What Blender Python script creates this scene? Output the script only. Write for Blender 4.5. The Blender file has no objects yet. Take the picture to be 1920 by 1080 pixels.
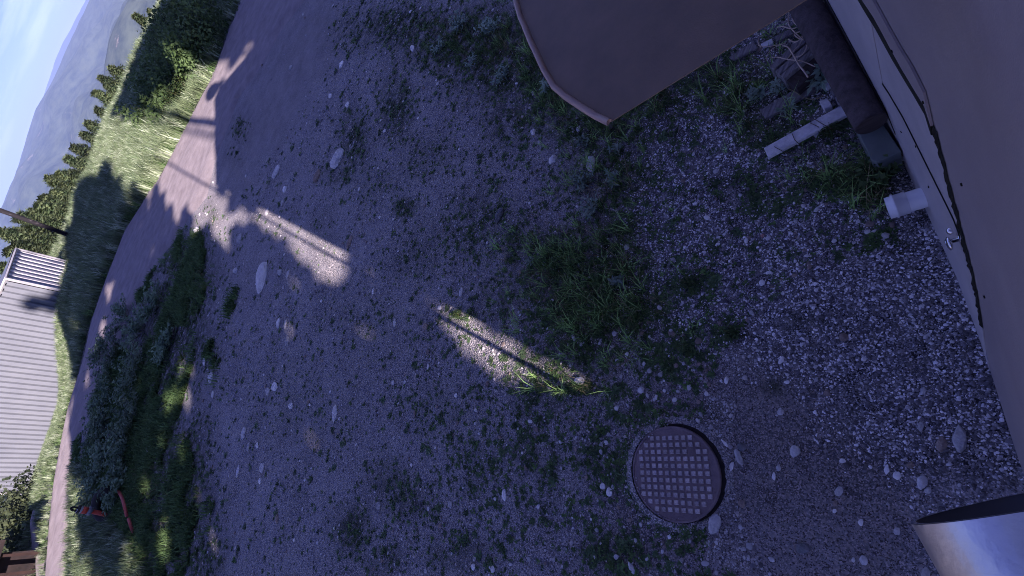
import bpy, bmesh, math, random
import numpy as np
from mathutils import Matrix, Vector
random.seed(7); rng = np.random.default_rng(7)
rad = math.radians
SC = bpy.context.scene; COL = SC.collection

# ------------------------------------------------------------------ camera, sky, sun, exposure
F_PX, NAD, CAM_H = 909.0, (1790.0, 900.0), 3.2
def cam_matrix():
    n = np.array([NAD[0]-960, -(NAD[1]-540), -F_PX]); up = -n/np.linalg.norm(n)
    fwd = np.array([0, 0, -1.0]); hy = fwd-up*(fwd@up); hy /= np.linalg.norm(hy)
    return np.array([np.cross(hy, up), hy, up])
RM = cam_matrix(); CPOS = np.array([0, 0, CAM_H])
cd = bpy.data.cameras.new('camera'); cam = bpy.data.objects.new('camera', cd); COL.objects.link(cam)
cd.sensor_fit = 'HORIZONTAL'; cd.sensor_width = 36; cd.lens = F_PX/1920*36
cd.clip_start = 0.02; cd.clip_end = 40000
m4 = Matrix([list(map(float, RM[i]))+[float(CPOS[i])] for i in range(3)]+[[0, 0, 0, 1]])
cam.matrix_world = m4; SC.camera = cam

SUN_EL = 24.0; DRIFT = -0.017                     # light travels along (DRIFT, 1) on the ground
w = bpy.data.worlds.new('World'); SC.world = w; w.use_nodes = True
nt = w.node_tree; nt.nodes.clear()
wo = nt.nodes.new('ShaderNodeOutputWorld'); bg = nt.nodes.new('ShaderNodeBackground')
sky = nt.nodes.new('ShaderNodeTexSky'); sky.sky_type = 'NISHITA'; sky.sun_disc = False
sky.sun_elevation = rad(SUN_EL); sky.sun_rotation = rad(180+math.degrees(math.atan(DRIFT)))
sky.altitude = 1500; sky.air_density = 0.5; sky.dust_density = 0.3; sky.ozone_density = 4
tc = nt.nodes.new('ShaderNodeTexCoord'); mp = nt.nodes.new('ShaderNodeMapping'); mp.inputs['Scale'].default_value = (3, 3, 26)
nz = nt.nodes.new('ShaderNodeTexNoise'); nz.inputs['Scale'].default_value = 1.6; nz.inputs['Detail'].default_value = 7
rp = nt.nodes.new('ShaderNodeValToRGB'); rp.color_ramp.elements[0].position = .52; rp.color_ramp.elements[1].position = .72
mx = nt.nodes.new('ShaderNodeMix'); mx.data_type = 'RGBA'; mx.inputs[7].default_value = (17, 17.5, 18, 1)
ml = nt.nodes.new('ShaderNodeMix'); ml.data_type = 'RGBA'; ml.blend_type = 'MULTIPLY'; ml.inputs[0].default_value = 1
sz = nt.nodes.new('ShaderNodeSeparateXYZ'); zr_ = nt.nodes.new('ShaderNodeMapRange'); zr_.inputs[1].default_value = 0.05; zr_.inputs[2].default_value = .30
tn = nt.nodes.new('ShaderNodeMix'); tn.data_type = 'RGBA'; tn.inputs[6].default_value = (.95, .80, .66, 1); tn.inputs[7].default_value = (.08, .21, 1.22, 1)
nt.links.new(tc.outputs['Generated'], sz.inputs[0]); nt.links.new(sz.outputs[2], zr_.inputs[0]); nt.links.new(zr_.outputs[0], tn.inputs[0]); nt.links.new(tn.outputs[2], ml.inputs[7])
mf = nt.nodes.new('ShaderNodeMath'); mf.operation = 'MULTIPLY'; mf.inputs[1].default_value = .28
L = nt.links.new
L(tc.outputs['Generated'], mp.inputs[0]); L(mp.outputs[0], nz.inputs['Vector']); L(nz.outputs['Fac'], rp.inputs[0])
L(rp.outputs['Color'], mf.inputs[0]); L(sky.outputs[0], ml.inputs[6]); L(ml.outputs[2], mx.inputs[6]); L(mf.outputs[0], mx.inputs[0])
L(mx.outputs[2], bg.inputs['Color']); L(bg.outputs[0], wo.inputs[0]); bg.inputs['Strength'].default_value = 0.05
sl = bpy.data.lights.new('sun', 'SUN'); sun = bpy.data.objects.new('sun', sl); COL.objects.link(sun)
sl.energy = 5.0; sl.angle = rad(0.53); sl.color = (1.0, 0.83, 0.82)
ldir = Vector((DRIFT, 1, 0)).normalized()*math.cos(rad(SUN_EL))+Vector((0, 0, -math.sin(rad(SUN_EL))))
sun.rotation_euler = ldir.to_track_quat('-Z', 'Y').to_euler(); sun.location = (0, -20, 40)
TANEL = math.tan(rad(SUN_EL))
vs = SC.view_settings; vs.view_transform = 'Standard'; vs.look = 'None'; vs.gamma = 1; vs.use_curve_mapping = False
vs.exposure = 1.8
cy = SC.cycles; cy.use_denoising = True; cy.denoiser = 'OPENIMAGEDENOISE'; cy.denoising_prefilter = 'NONE'; SC.render.filter_size = 1.0; cy.pixel_filter_type = 'BLACKMAN_HARRIS'; cy.filter_width = 1.0
cy.max_bounces = 6; cy.diffuse_bounces = 3; cy.transparent_max_bounces = 8; cy.volume_bounces = 1
cy.sample_clamp_indirect = 4; cy.caustics_reflective = False; cy.caustics_refractive = False

# ------------------------------------------------------------------ projection helpers (world <-> photo pixel, 1920 wide)
def ray(px, py):
    d = RM@np.array([px-960, -(py-540), -F_PX]); return d/np.linalg.norm(d)
def G(px, py, z=0.0):
    d = ray(px, py); t = (z-CAM_H)/d[2]; return d*t+CPOS
def at_dist(px, py, r):                         # point on the pixel's ray at horizontal distance r
    d = ray(px, py); return d*(r/math.hypot(d[0], d[1]))+CPOS
def proj(P):
    c = (np.atleast_2d(P)-CPOS)@RM; zz = np.where(-c[:, 2] > 0.01, -c[:, 2], 0.01)
    x = 960+c[:, 0]/zz*F_PX; y = 540-c[:, 1]/zz*F_PX
    bad = -c[:, 2] <= 0.01; x[bad] = -9e9; return x, y
def inpoly(x, y, poly):
    c = np.zeros(len(x), bool); n = len(poly)
    for i in range(n):
        x1, y1 = poly[i]; x2, y2 = poly[(i+1) % n]
        if y1 == y2: continue
        k = ((y1 > y) != (y2 > y)) & (x < (x2-x1)*(y-y1)/(y2-y1)+x1); c ^= k
    return c
def rdeg(px, py): d = ray(px, py); return math.degrees(math.atan2(d[0], d[1])), math.degrees(math.asin(d[2]))

def hash2(ix, iy, s):
    n = (ix.astype(np.int64)*374761393+iy.astype(np.int64)*668265263+s*1274126177) & 0x7fffffff
    n = ((n ^ (n >> 13))*1274126177) & 0x7fffffff
    return ((n ^ (n >> 16)) & 0xffff)/65535.0
def vnoise(x, y, sc, s=0):
    x = np.asarray(x, float)/sc; y = np.asarray(y, float)/sc
    ix = np.floor(x); iy = np.floor(y); fx = x-ix; fy = y-iy; fx = fx*fx*(3-2*fx); fy = fy*fy*(3-2*fy)
    a = hash2(ix, iy, s); b = hash2(ix+1, iy, s); c = hash2(ix, iy+1, s); d = hash2(ix+1, iy+1, s)
    return (a*(1-fx)+b*fx)*(1-fy)+(c*(1-fx)+d*fx)*fy
def sstep(a, b, x): t = np.clip((x-a)/(b-a), 0, 1); return t*t*(3-2*t)

# ------------------------------------------------------------------ naming helpers
def tag(o, label=None, cat=None, group=None, kind=None):
    if label: o['label'] = label
    if cat: o['category'] = cat
    if group: o['group'] = group
    if kind: o['kind'] = kind
    return o
def empty(name, loc=(0, 0, 0)):
    o = bpy.data.objects.new(name, None); o.location = [float(v) for v in loc]; o.empty_display_size = .1; COL.objects.link(o); return o
def mobj(name, V, Fc, mat=None, parent=None, smooth=False, attrs=None, link=True):
    me = bpy.data.meshes.new(name)
    me.from_pydata([tuple(map(float, v)) for v in V], [], [tuple(int(i) for i in f) for f in Fc]); me.update()
    if mat: me.materials.append(mat)
    if smooth: me.polygons.foreach_set('use_smooth', [True]*len(me.polygons))
    if attrs:
        for k, a in attrs.items():
            at = me.attributes.new(k, 'FLOAT', 'POINT'); at.data.foreach_set('value', np.asarray(a, np.float32))
    o = bpy.data.objects.new(name, me)
    if link: COL.objects.link(o)
    if parent:
        o.parent = parent; o.matrix_parent_inverse = Matrix.Translation(parent.location).inverted()
    return o
def mesh_fast(name, V, tris, mat, parent=None, smooth=False, link=True):   # V (n,3), tris (m,k)
    me = bpy.data.meshes.new(name); V = np.asarray(V, np.float32); T = np.asarray(tris, np.int32); k = T.shape[1]
    me.vertices.add(len(V)); me.vertices.foreach_set('co', V.ravel())
    me.loops.add(T.size); me.loops.foreach_set('vertex_index', T.ravel())
    me.polygons.add(len(T)); me.polygons.foreach_set('loop_start', np.arange(len(T), dtype=np.int32)*k)
    if smooth: me.polygons.foreach_set('use_smooth', np.ones(len(T), bool))
    me.update(calc_edges=True); me.validate()
    if mat: me.materials.append(mat)
    o = bpy.data.objects.new(name, me)
    if link: COL.objects.link(o)
    if parent:
        o.parent = parent; o.matrix_parent_inverse = Matrix.Translation(parent.location).inverted()
    return o

# ------------------------------------------------------------------ materials
def new_mat(name):
    m = bpy.data.materials.new(name); m.use_nodes = True; t = m.node_tree
    b = t.nodes['Principled BSDF']; return m, t, b
def pmat(name, c1, c2=None, scale=8, rough=.85, bump=0, bscale=None, metal=0, detail=5, spec=.3, rand=0, trans=0, stretch=None, contrast=(.35, .65)):
    m, t, b = new_mat(name); c2 = c2 or c1
    b.inputs['Roughness'].default_value = rough; b.inputs['Metallic'].default_value = metal
    b.inputs['Specular IOR Level'].default_value = spec
    tcn = t.nodes.new('ShaderNodeTexCoord'); mpn = t.nodes.new('ShaderNodeMapping')
    if stretch: mpn.inputs['Scale'].default_value = stretch
    t.links.new(tcn.outputs['Object'], mpn.inputs[0])
    n = t.nodes.new('ShaderNodeTexNoise'); n.inputs['Scale'].default_value = scale; n.inputs['Detail'].default_value = detail
    n.inputs['Roughness'].default_value = .65
    t.links.new(mpn.outputs[0], n.inputs['Vector'])
    r = t.nodes.new('ShaderNodeValToRGB'); r.color_ramp.elements[0].position = contrast[0]; r.color_ramp.elements[1].position = contrast[1]
    r.color_ramp.elements[0].color = (*c1, 1); r.color_ramp.elements[1].color = (*c2, 1)
    t.links.new(n.outputs['Fac'], r.inputs[0]); out = r.outputs[0]
    if rand:
        oi = t.nodes.new('ShaderNodeObjectInfo'); hs = t.nodes.new('ShaderNodeHueSaturation')
        mr = t.nodes.new('ShaderNodeMapRange'); mr.inputs[3].default_value = 1-rand; mr.inputs[4].default_value = 1+rand
        t.links.new(oi.outputs['Random'], mr.inputs[0]); t.links.new(mr.outputs[0], hs.inputs['Value']); t.links.new(out, hs.inputs['Color']); out = hs.outputs[0]
    t.links.new(out, b.inputs['Base Color'])
    if bump:
        n2 = t.nodes.new('ShaderNodeTexNoise'); n2.inputs['Scale'].default_value = bscale or scale*4; n2.inputs['Detail'].default_value = 6
        t.links.new(mpn.outputs[0], n2.inputs['Vector'])
        bp = t.nodes.new('ShaderNodeBump'); bp.inputs['Strength'].default_value = bump; bp.inputs['Distance'].default_value = .02
        t.links.new(n2.outputs['Fac'], bp.inputs['Height']); t.links.new(bp.outputs[0], b.inputs['Normal'])
    if trans:
        tr = t.nodes.new('ShaderNodeBsdfTranslucent'); ms = t.nodes.new('ShaderNodeMixShader'); ms.inputs[0].default_value = trans
        t.links.new(out, tr.inputs[0]); t.links.new(b.outputs[0], ms.inputs[1]); t.links.new(tr.outputs[0], ms.inputs[2])
        t.links.new(ms.outputs[0], t.nodes['Material Output'].inputs['Surface'])
    return m
M = {}
M['stone_a'] = pmat('grey_stone', (.36, .36, .38), (.62, .61, .63), 25, .8, .5, 60, rand=.25)
M['stone_b'] = pmat('brown_stone', (.20, .16, .14), (.34, .28, .25), 25, .85, .5, 60, rand=.2)
M['stone_w'] = pmat('pale_stone', (.62, .61, .62), (.84, .83, .84), 20, .75, .5, 60, rand=.15)
M['stone_d'] = pmat('dark_stone', (.10, .11, .12), (.22, .22, .24), 20, .8, .5, 60, rand=.2)
M['stone_p'] = pmat('pink_stone', (.38, .20, .17), (.5, .3, .26), 25, .8, .4)
M['chip_w'] = pmat('pale_gravel', (.36, .355, .37), (.80, .79, .82), 60, .7, rand=.6)
M['chip_g'] = pmat('grey_gravel', (.06, .06, .07), (.22, .21, .23), 60, .8, rand=.5)
M['pebble'] = pmat('dirt_pebble', (.15, .14, .14), (.48, .45, .45), 60, .85, rand=.6)
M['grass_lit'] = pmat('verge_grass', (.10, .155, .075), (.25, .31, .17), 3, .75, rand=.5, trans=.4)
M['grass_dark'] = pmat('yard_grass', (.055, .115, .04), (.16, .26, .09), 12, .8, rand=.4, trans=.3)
M['grass_tip'] = pmat('pale_grass_tips', (.30, .38, .24), (.48, .54, .40), 3, .75, rand=.4, trans=.4)
M['blade'] = pmat('long_green_blades', (.20, .38, .11), (.36, .54, .20), 8, .6, rand=.3, trans=.3)
M['grass_dry'] = pmat('dry_grass', (.20, .17, .10), (.34, .29, .18), 12, .85, rand=.3, trans=.2)
M['moss'] = pmat('low_weed_leaf', (.045, .09, .045), (.12, .18, .085), 40, .85, rand=.4, trans=.2)
M['leaf_silver'] = pmat('silver_green_leaf', (.20, .30, .24), (.34, .44, .35), 12, .6, rand=.3, trans=.25)
M['leaf_green'] = pmat('green_leaf', (.045, .085, .03), (.10, .16, .055), 8, .6, rand=.3, trans=.3)
M['leaf_shrub'] = pmat('shrub_leaf', (.10, .18, .11), (.26, .37, .22), 3, .6, rand=.3, trans=.3)
M['needle'] = pmat('conifer_needles', (.045, .08, .035), (.15, .19, .09), 1.2, .75, rand=.3, trans=.25, contrast=(.4, .6))
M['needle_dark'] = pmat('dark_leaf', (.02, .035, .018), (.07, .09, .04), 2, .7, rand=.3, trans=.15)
M['hut_post'] = pmat('reddish_post', (.018, .010, .009), (.035, .018, .015), 4, .9)
M['hut_wood'] = pmat('dark_hut_timber', (.012, .009, .009), (.03, .02, .02), 4, .9)
M['bark'] = pmat('bark', (.06, .045, .035), (.16, .12, .10), 10, .95, .8, 20, stretch=(1, 1, .2))
M['stem'] = pmat('weed_stem', (.10, .11, .05), (.2, .18, .1), 10, .8)
M['dead_wood'] = pmat('peeled_wood', (.42, .34, .26), (.6, .5, .4), 6, .8)
M['wood_grey'] = pmat('weathered_board', (.13, .12, .125), (.30, .28, .29), 6, .9, .5, 40, stretch=(1, 12, 4))
M['wood_pale'] = pmat('pale_board', (.46, .46, .48), (.74, .73, .76), 14, .8, .4, 40, contrast=(.3, .7))
M['wood_dark'] = pmat('dark_timber', (.035, .028, .03), (.075, .06, .06), 5, .85, .5, 40, stretch=(1, 1, 8))
M['log'] = pmat('dark_log', (.045, .036, .04), (.10, .08, .085), 4, .85, .6, 25, stretch=(6, 6, 1))
M['fibre'] = pmat('grey_green_block', (.10, .125, .12), (.15, .175, .17), 3, .7, .1)
M['twine'] = pmat('pale_twine', (.38, .30, .24), (.55, .45, .36), 30, .9)
M['pvc'] = pmat('white_plastic', (.66, .68, .72), (.72, .73, .76), 5, .35, spec=.5)
M['chrome'] = pmat('bright_metal', (.7, .7, .72), (.8, .8, .82), 8, .22, metal=1)
M['black'] = pmat('black_membrane', (.006, .006, .006), (.014, .016, .01), 20, .7)
M['wall'] = pmat('painted_siding', (.255, .22, .22), (.315, .275, .27), 2.2, .6, .15, 160, detail=10, contrast=(.3, .7))
M['skirt'] = pmat('skirt_board_paint', (.35, .325, .335), (.45, .42, .42), 3.0, .6, .15, 160, detail=10, contrast=(.3, .7))
M['hood'] = pmat('brown_sheet_metal', (.175, .135, .10), (.225, .168, .122), 7, .5, .08, 200, detail=12)
M['rim'] = pmat('brown_rolled_rim', (.38, .27, .22), (.42, .30, .25), 3, .4)
M['duct'] = pmat('stainless_duct', (.40, .41, .46), (.56, .58, .64), 5, .36, bump=.06, bscale=90, metal=1, stretch=(1, 1, 1))
M['ductin'] = pmat('dark_duct_inside', (.10, .11, .13), (.13, .14, .17), 4, .5)
M['gap_shade'] = pmat('gap_shade_soil', (.012, .010, .010), (.03, .026, .026), 40, .95)  # near-black dirt, the shade of the cover's gap put into its colour
M['iron'] = pmat('rusty_cover_plate', (.15, .12, .13), (.23, .18, .19), 9, .75, .3, 80)
M['stud'] = pmat('worn_stud', (.30, .26, .27), (.52, .47, .47), 55, .6, .3, 90, rand=.25)
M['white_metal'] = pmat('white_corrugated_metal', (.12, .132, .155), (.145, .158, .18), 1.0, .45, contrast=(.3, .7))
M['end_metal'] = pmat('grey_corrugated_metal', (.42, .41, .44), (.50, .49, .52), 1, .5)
M['rail'] = pmat('grey_trim_metal', (.36, .36, .38), (.45, .45, .47), 2, .5)
M['red'] = pmat('red_orange_paint', (.36, .04, .02), (.46, .07, .035), 5, .5)
M['red2'] = pmat('faded_red_pipe', (.34, .055, .045), (.42, .10, .08), 5, .6)
M['rubber'] = pmat('black_rubber', (.015, .015, .016), (.03, .03, .03), 10, .7)
M['pole'] = pmat('dark_pole_wood', (.012, .011, .014), (.07, .065, .07), 3, .9, contrast=(.55, .62), stretch=(1, 1, .5))
M['roof'] = pmat('roof_metal', (.15, .12, .10), (.18, .14, .12), 3, .5)

def ground_mat():
    m, t, b = new_mat('dirt_ground'); N = t.nodes.new; K = t.links.new
    b.inputs['Roughness'].default_value = .95; b.inputs['Specular IOR Level'].default_value = .15
    tcn = N('ShaderNodeTexCoord')
    def noise(s, d=6, r=.6):
        n = N('ShaderNodeTexNoise'); n.inputs['Scale'].default_value = s; n.inputs['Detail'].default_value = d; n.inputs['Roughness'].default_value = r
        K(tcn.outputs['Object'], n.inputs['Vector']); return n.outputs['Fac']
    def ramp(f, p0, p1, c0=(0, 0, 0), c1=(1, 1, 1)):
        r = N('ShaderNodeValToRGB'); e = r.color_ramp.elements; e[0].position = p0; e[1].position = p1; e[0].color = (*c0, 1); e[1].color = (*c1, 1)
        K(f, r.inputs[0]); return r.outputs[0]
    def mix(f, a, c, mode='MIX'):
        x = N('ShaderNodeMix'); x.data_type = 'RGBA'; x.blend_type = mode
        if isinstance(f, float): x.inputs[0].default_value = f
        else: K(f, x.inputs[0])
        if isinstance(a, tuple): x.inputs[6].default_value = (*a, 1)
        else: K(a, x.inputs[6])
        if isinstance(c, tuple): x.inputs[7].default_value = (*c, 1)
        else: K(c, x.inputs[7])
        return x.outputs[2]
    def attr(nm): a = N('ShaderNodeAttribute'); a.attribute_name = nm; return a.outputs['Fac']
    def mul(a, c):
        x = N('ShaderNodeMath'); x.operation = 'MULTIPLY'
        for i, v in enumerate((a, c)):
            if isinstance(v, float): x.inputs[i].default_value = v
            else: K(v, x.inputs[i])
        return x.outputs[0]
    def voro(s, out='Color'):
        v = N('ShaderNodeTexVoronoi'); v.inputs['Scale'].default_value = s; K(tcn.outputs['Object'], v.inputs['Vector']); return v.outputs[out]
    base = mix(ramp(noise(1.1, 8, .65), .34, .66), (.135, .145, .155), (.335, .345, .365))
    base = mix(ramp(noise(14, 9, .8), .34, .66), mix(1.0, base, (.55, .54, .56), 'MULTIPLY'), mix(1.0, base, (1.35, 1.32, 1.32), 'MULTIPLY'))
    cell = N('ShaderNodeSeparateColor'); K(voro(170), cell.inputs[0])           # fine grit
    base = mix(ramp(cell.outputs[0], .66, .76), base, (.50, .46, .47))
    base = mix(ramp(cell.outputs[1], .76, .84), base, (.10, .09, .095))
    cell2 = N('ShaderNodeSeparateColor'); K(voro(75), cell2.inputs[0])
    base = mix(mul(ramp(cell2.outputs[0], .86, .9), .8), base, (.38, .36, .36))
    base = mix(mul(attr('soil_shade'), .8), base, mix(1.0, base, (.66, .62, .60), 'MULTIPLY'))  # darker dirt tone that also carries the dimmer light towards the wall
    grv = mix(ramp(cell.outputs[0], .45, .95), (.035, .035, .04), (.40, .39, .41))
    base = mix(mul(attr('gravel'), ramp(noise(9, 3), .35, .55)), base, grv)
    base = mix(mul(attr('veg'), ramp(noise(7, 5), .35, .55)), base, (.035, .045, .028))
    base = mix(mul(attr('sand'), .75), base, mix(ramp(noise(2.2, 8, .7), .3, .7), (.19, .18, .185), (.32, .295, .30)))
    K(base, b.inputs['Base Color'])
    bp = N('ShaderNodeBump'); bp.inputs['Strength'].default_value = .9; bp.inputs['Distance'].default_value = .012
    add = N('ShaderNodeMath'); add.operation = 'ADD'; K(voro(60, 'Distance'), add.inputs[0]); K(noise(18, 8, .7), add.inputs[1])
    K(add.outputs[0], bp.inputs['Height']); K(bp.outputs[0], b.inputs['Normal'])
    return m
M['ground'] = ground_mat()
M['road'] = pmat('dirt_road_surface', (.20, .175, .18), (.32, .285, .29), 2.5, .95, .5, 30, detail=10, contrast=(.3, .7))

# ------------------------------------------------------------------ ground heights
ROAD_FAR = [(470, -40), (440, 32), (430, 50), (400, 140), (375, 185), (340, 255), (300, 330), (270, 375), (235, 430), (200, 520), (165, 620), (150, 690), (135, 740), (120, 820), (105, 900), (95, 980), (88, 1080), (80, 1160)]
ROAD_NEAR = [(610, -40), (548, 32), (525, 60), (480, 140), (450, 190), (425, 250), (405, 310), (390, 370), (350, 420), (300, 490), (265, 545), (235, 610), (205, 690), (168, 770), (145, 830), (135, 880), (129, 980), (121, 1080), (112, 1160)]
ROAD_PX = ROAD_FAR+ROAD_NEAR[::-1]
PATH_PX = [(54, 915), (57, 980), (62, 1030), (72, 1110), (88, 1110), (78, 1030), (70, 980), (66, 915)]
GRAVEL = [(1225, 215), (1320, 130), (1470, 60), (1700, 290), (1760, 400), (1860, 640), (1960, 900), (1760, 930), (1660, 860), (1560, 760), (1470, 690), (1350, 650), (1260, 640), (1190, 620), (1180, 520), (1180, 400), (1190, 300)]
SAND = [(560, -60), (640, 32), (620, 120), (560, 200), (520, 280), (470, 330), (430, 400), (395, 400), (405, 300), (430, 200), (480, 120)]
EDGE = [(-60, 40), (-25, 44), (-9.2, 50), (0, 56), (7.6, 55), (20, 50), (60, 40)]
ex = np.array([e[0] for e in EDGE], float); ey = np.array([e[1] for e in EDGE], float)
def hgt(x, y):
    x = np.asarray(x, float); y = np.asarray(y, float); r = np.hypot(x, y); az = np.degrees(np.arctan2(-x, np.maximum(y, .01)))
    near = 1-sstep(6, 14, r)
    h = (vnoise(x, y, .9, 1)-.5)*.03*near+(vnoise(x, y, .28, 2)-.5)*.016*near+(vnoise(x, y, .11, 3)-.5)*.009*near
    h = h+(vnoise(x, y, 5, 4)-.5)*.05*sstep(8, 16, r)
    h = h-.11*np.maximum(0, r-23)*sstep(16, 26, az)*(1-sstep(60, 80, az))
    d = np.maximum(0, y-np.interp(x, ex, ey))
    h = h-np.minimum(d*.52*sstep(0, 6, d), 300)+(vnoise(x, y, 30, 5)-.5)*5*sstep(8, 30, d)
    return h
def hz(x, y): return float(hgt(np.array([x]), np.array([y]))[0])
def Gh(px, py, dz=0.0):
    P = G(px, py)
    for _ in range(3): P = G(px, py, hz(P[0], P[1])+dz)
    return P

def axis_coords(a, b, step, lo, hi, ratio):
    c = list(np.arange(a, b, step)); s = step; v = c[-1]
    while v < hi: s *= ratio; v += s; c.append(v)
    s = step; v = c[0]; pre = []
    while v > lo: s *= ratio; v -= s; pre.append(v)
    return np.array(pre[::-1]+c)
gx = axis_coords(-1.9, 2.7, .026, -1500, 1500, 1.075); gy = axis_coords(-.1, 4.2, .026, -900, 1600, 1.06)
GXX, GYY = np.meshgrid(gx, gy); X = GXX.ravel(); Y = GYY.ravel(); Z = hgt(X, Y)
px_, py_ = proj(np.c_[X, Y, np.zeros_like(X)])
def softmask(poly, k=3):
    s = np.zeros(len(X))
    for j in range(k):
        for a in range(5):
            dx = rng.normal(0, 1)*22; dy = rng.normal(0, 1)*22
            s += inpoly(px_+dx+(vnoise(X, Y, .25, 31+j)-.5)*90, py_+dy+(vnoise(X, Y, .25, 41+j)-.5)*90, poly)
    return s/(5*k)
# vegetation patches in the yard: (px, py, rx, ry, strength, kind)   kind g grass, m low dark weeds
VEG = [(1100, 560, 95, 95, 1, 'g'), (1045, 500, 70, 60, 1, 'g'), (1150, 470, 60, 80, .8, 'g'), (1120, 230, 100, 60, .9, 'g'), (1140, 330, 80, 70, .7, 'g'), (1060, 180, 60, 80, .9, 'g'), (1090, 640, 80, 50, .7, 'm'),
       (1180, 580, 40, 60, .9, 'g'), (940, 110, 100, 80, 1, 'm'), (900, 80, 130, 60, 1, 'g'), (760, 50, 90, 40, .9, 'm'), (1000, 120, 50, 80, .9, 'g'), (1010, 200, 60, 60, .6, 'g'), (660, 60, 60, 40, .5, 'm'), (745, 200, 30, 60, .8, 'm'), (665, 265, 25, 55, .8, 'm'), (960, 220, 60, 70, .6, 'm'),
       (1400, 170, 60, 60, .8, 'g'), (1470, 240, 70, 50, .6, 'm'), (1340, 150, 60, 40, .8, 'g'), (1430, 250, 45, 30, .5, 'g'), (1630, 345, 70, 45, .9, 'g'), (1560, 340, 60, 30, .6, 'g'), (1300, 530, 30, 25, .9, 'm'), (1380, 627, 34, 18, 1, 'm'), (1440, 370, 40, 25, .8, 'm'),
       (1240, 560, 18, 45, .8, 'm'), (1235, 680, 28, 30, .9, 'm'), (1290, 650, 16, 30, .7, 'm'), (1330, 775, 28, 18, .8, 'm'), (1450, 725, 20, 18, .7, 'm'), (1380, 340, 40, 25, .5, 'm'), (1640, 440, 40, 40, .5, 'm'), (1690, 470, 35, 22, .8, 'm'), (1300, 480, 40, 18, .7, 'm'),
       (1020, 690, 60, 40, .6, 'm'), (1000, 850, 80, 60, .45, 'm'), (1110, 850, 60, 60, .4, 'm'), (1160, 890, 30, 40, .6, 'm'), (1140, 1040, 60, 35, .6, 'm'), (1060, 950, 60, 40, .3, 'm'), (900, 870, 60, 60, .35, 'm'), (720, 1050, 40, 25, .6, 'm'), (660, 990, 30, 40, .8, 'm'), (870, 1040, 70, 30, .5, 'm'),
       (730, 905, 40, 40, .5, 'm'), (770, 940, 40, 30, .6, 'm'), (860, 440, 60, 50, .4, 'm'), (760, 390, 25, 18, .8, 'm'), (905, 400, 60, 60, .5, 'm'), (790, 480, 60, 50, .3, 'm'), (960, 470, 60, 60, .5, 'g'), (800, 300, 60, 50, .3, 'm'), (700, 350, 60, 40, .25, 'm'), (830, 780, 80, 60, .3, 'm'),
       (870, 592, 28, 14, .9, 'g'), (1065, 728, 55, 14, .9, 'g'), (455, 245, 18, 26, .8, 'm'), (440, 290, 18, 20, .5, 'm'), (700, 610, 60, 60, .2, 'm'), (560, 760, 90, 90, .2, 'm'), (1500, 600, 60, 20, .4, 'm'), (640, 330, 30, 20, .5, 'm'), (1230, 200, 50, 40, .7, 'g'), (940, 560, 50, 60, .5, 'm'), (1010, 760, 50, 30, .6, 'm'), (1180, 770, 50, 25, .35, 'm'),
       (400, 400, 12, 18, .5, 'm'), (350, 500, 50, 60, .9, 'g'), (330, 600, 60, 80, .9, 'm'), (290, 700, 60, 90, .9, 'm'), (370, 640, 40, 60, .6, 'm'), (330, 900, 60, 90, .8, 'g'), (300, 1000, 80, 70, .9, 'g'), (360, 830, 40, 60, .6, 'm'), (260, 900, 60, 80, .9, 'g'), (380, 1050, 50, 40, .7, 'm')]
def veg_w(x, y, kind=None):
    wv = np.zeros(len(x))
    for (cx, cy_, rx, ry, s, k) in VEG:
        if kind and k != kind: continue
        d = ((x-cx)/rx)**2+((y-cy_)/ry)**2; wv = np.maximum(wv, s*np.exp(-d*.9)*(d < 5))
    return wv
near_ = (np.hypot(X, Y) < 60)
grav = softmask(GRAVEL)*near_; sand = softmask(SAND)*near_
veg = np.clip(veg_w(px_, py_)*1.3, 0, 1)
VERGE = [(470, -60)]+ROAD_FAR[1:]+[(80, 1160), (-900, 1160), (-900, 500), (30, 440), (135, 400), (165, 300), (215, 190), (250, 130), (290, -60)]
veg = np.maximum(veg, inpoly(px_, py_, VERGE)*1.0)*(np.hypot(X, Y) < 90)+(np.hypot(X, Y) >= 90)*1.0
nx_, ny_ = len(gx), len(gy); idx = np.arange(nx_*ny_).reshape(ny_, nx_)
Q = np.c_[idx[:-1, :-1].ravel(), idx[:-1, 1:].ravel(), idx[1:, 1:].ravel(), idx[1:, :-1].ravel()]
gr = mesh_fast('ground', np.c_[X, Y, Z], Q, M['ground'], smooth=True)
SOIL_SHADE = [(1330, 640), (1480, 690), (1600, 790), (1740, 930), (1740, 1140), (1100, 1140), (1120, 1000), (1190, 760)]  # brownish dirt, darkened further to put in the weaker light near the wall
soil_shade = .5*(softmask(SOIL_SHADE, 4)+softmask([(a-30, b-20) for a, b in SOIL_SHADE], 4))*near_
for nm, a in (('soil_shade', soil_shade), ('gravel', grav), ('sand', sand), ('veg', veg)):
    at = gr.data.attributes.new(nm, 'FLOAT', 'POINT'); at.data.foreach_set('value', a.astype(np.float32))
tag(gr, kind='structure')

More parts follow.
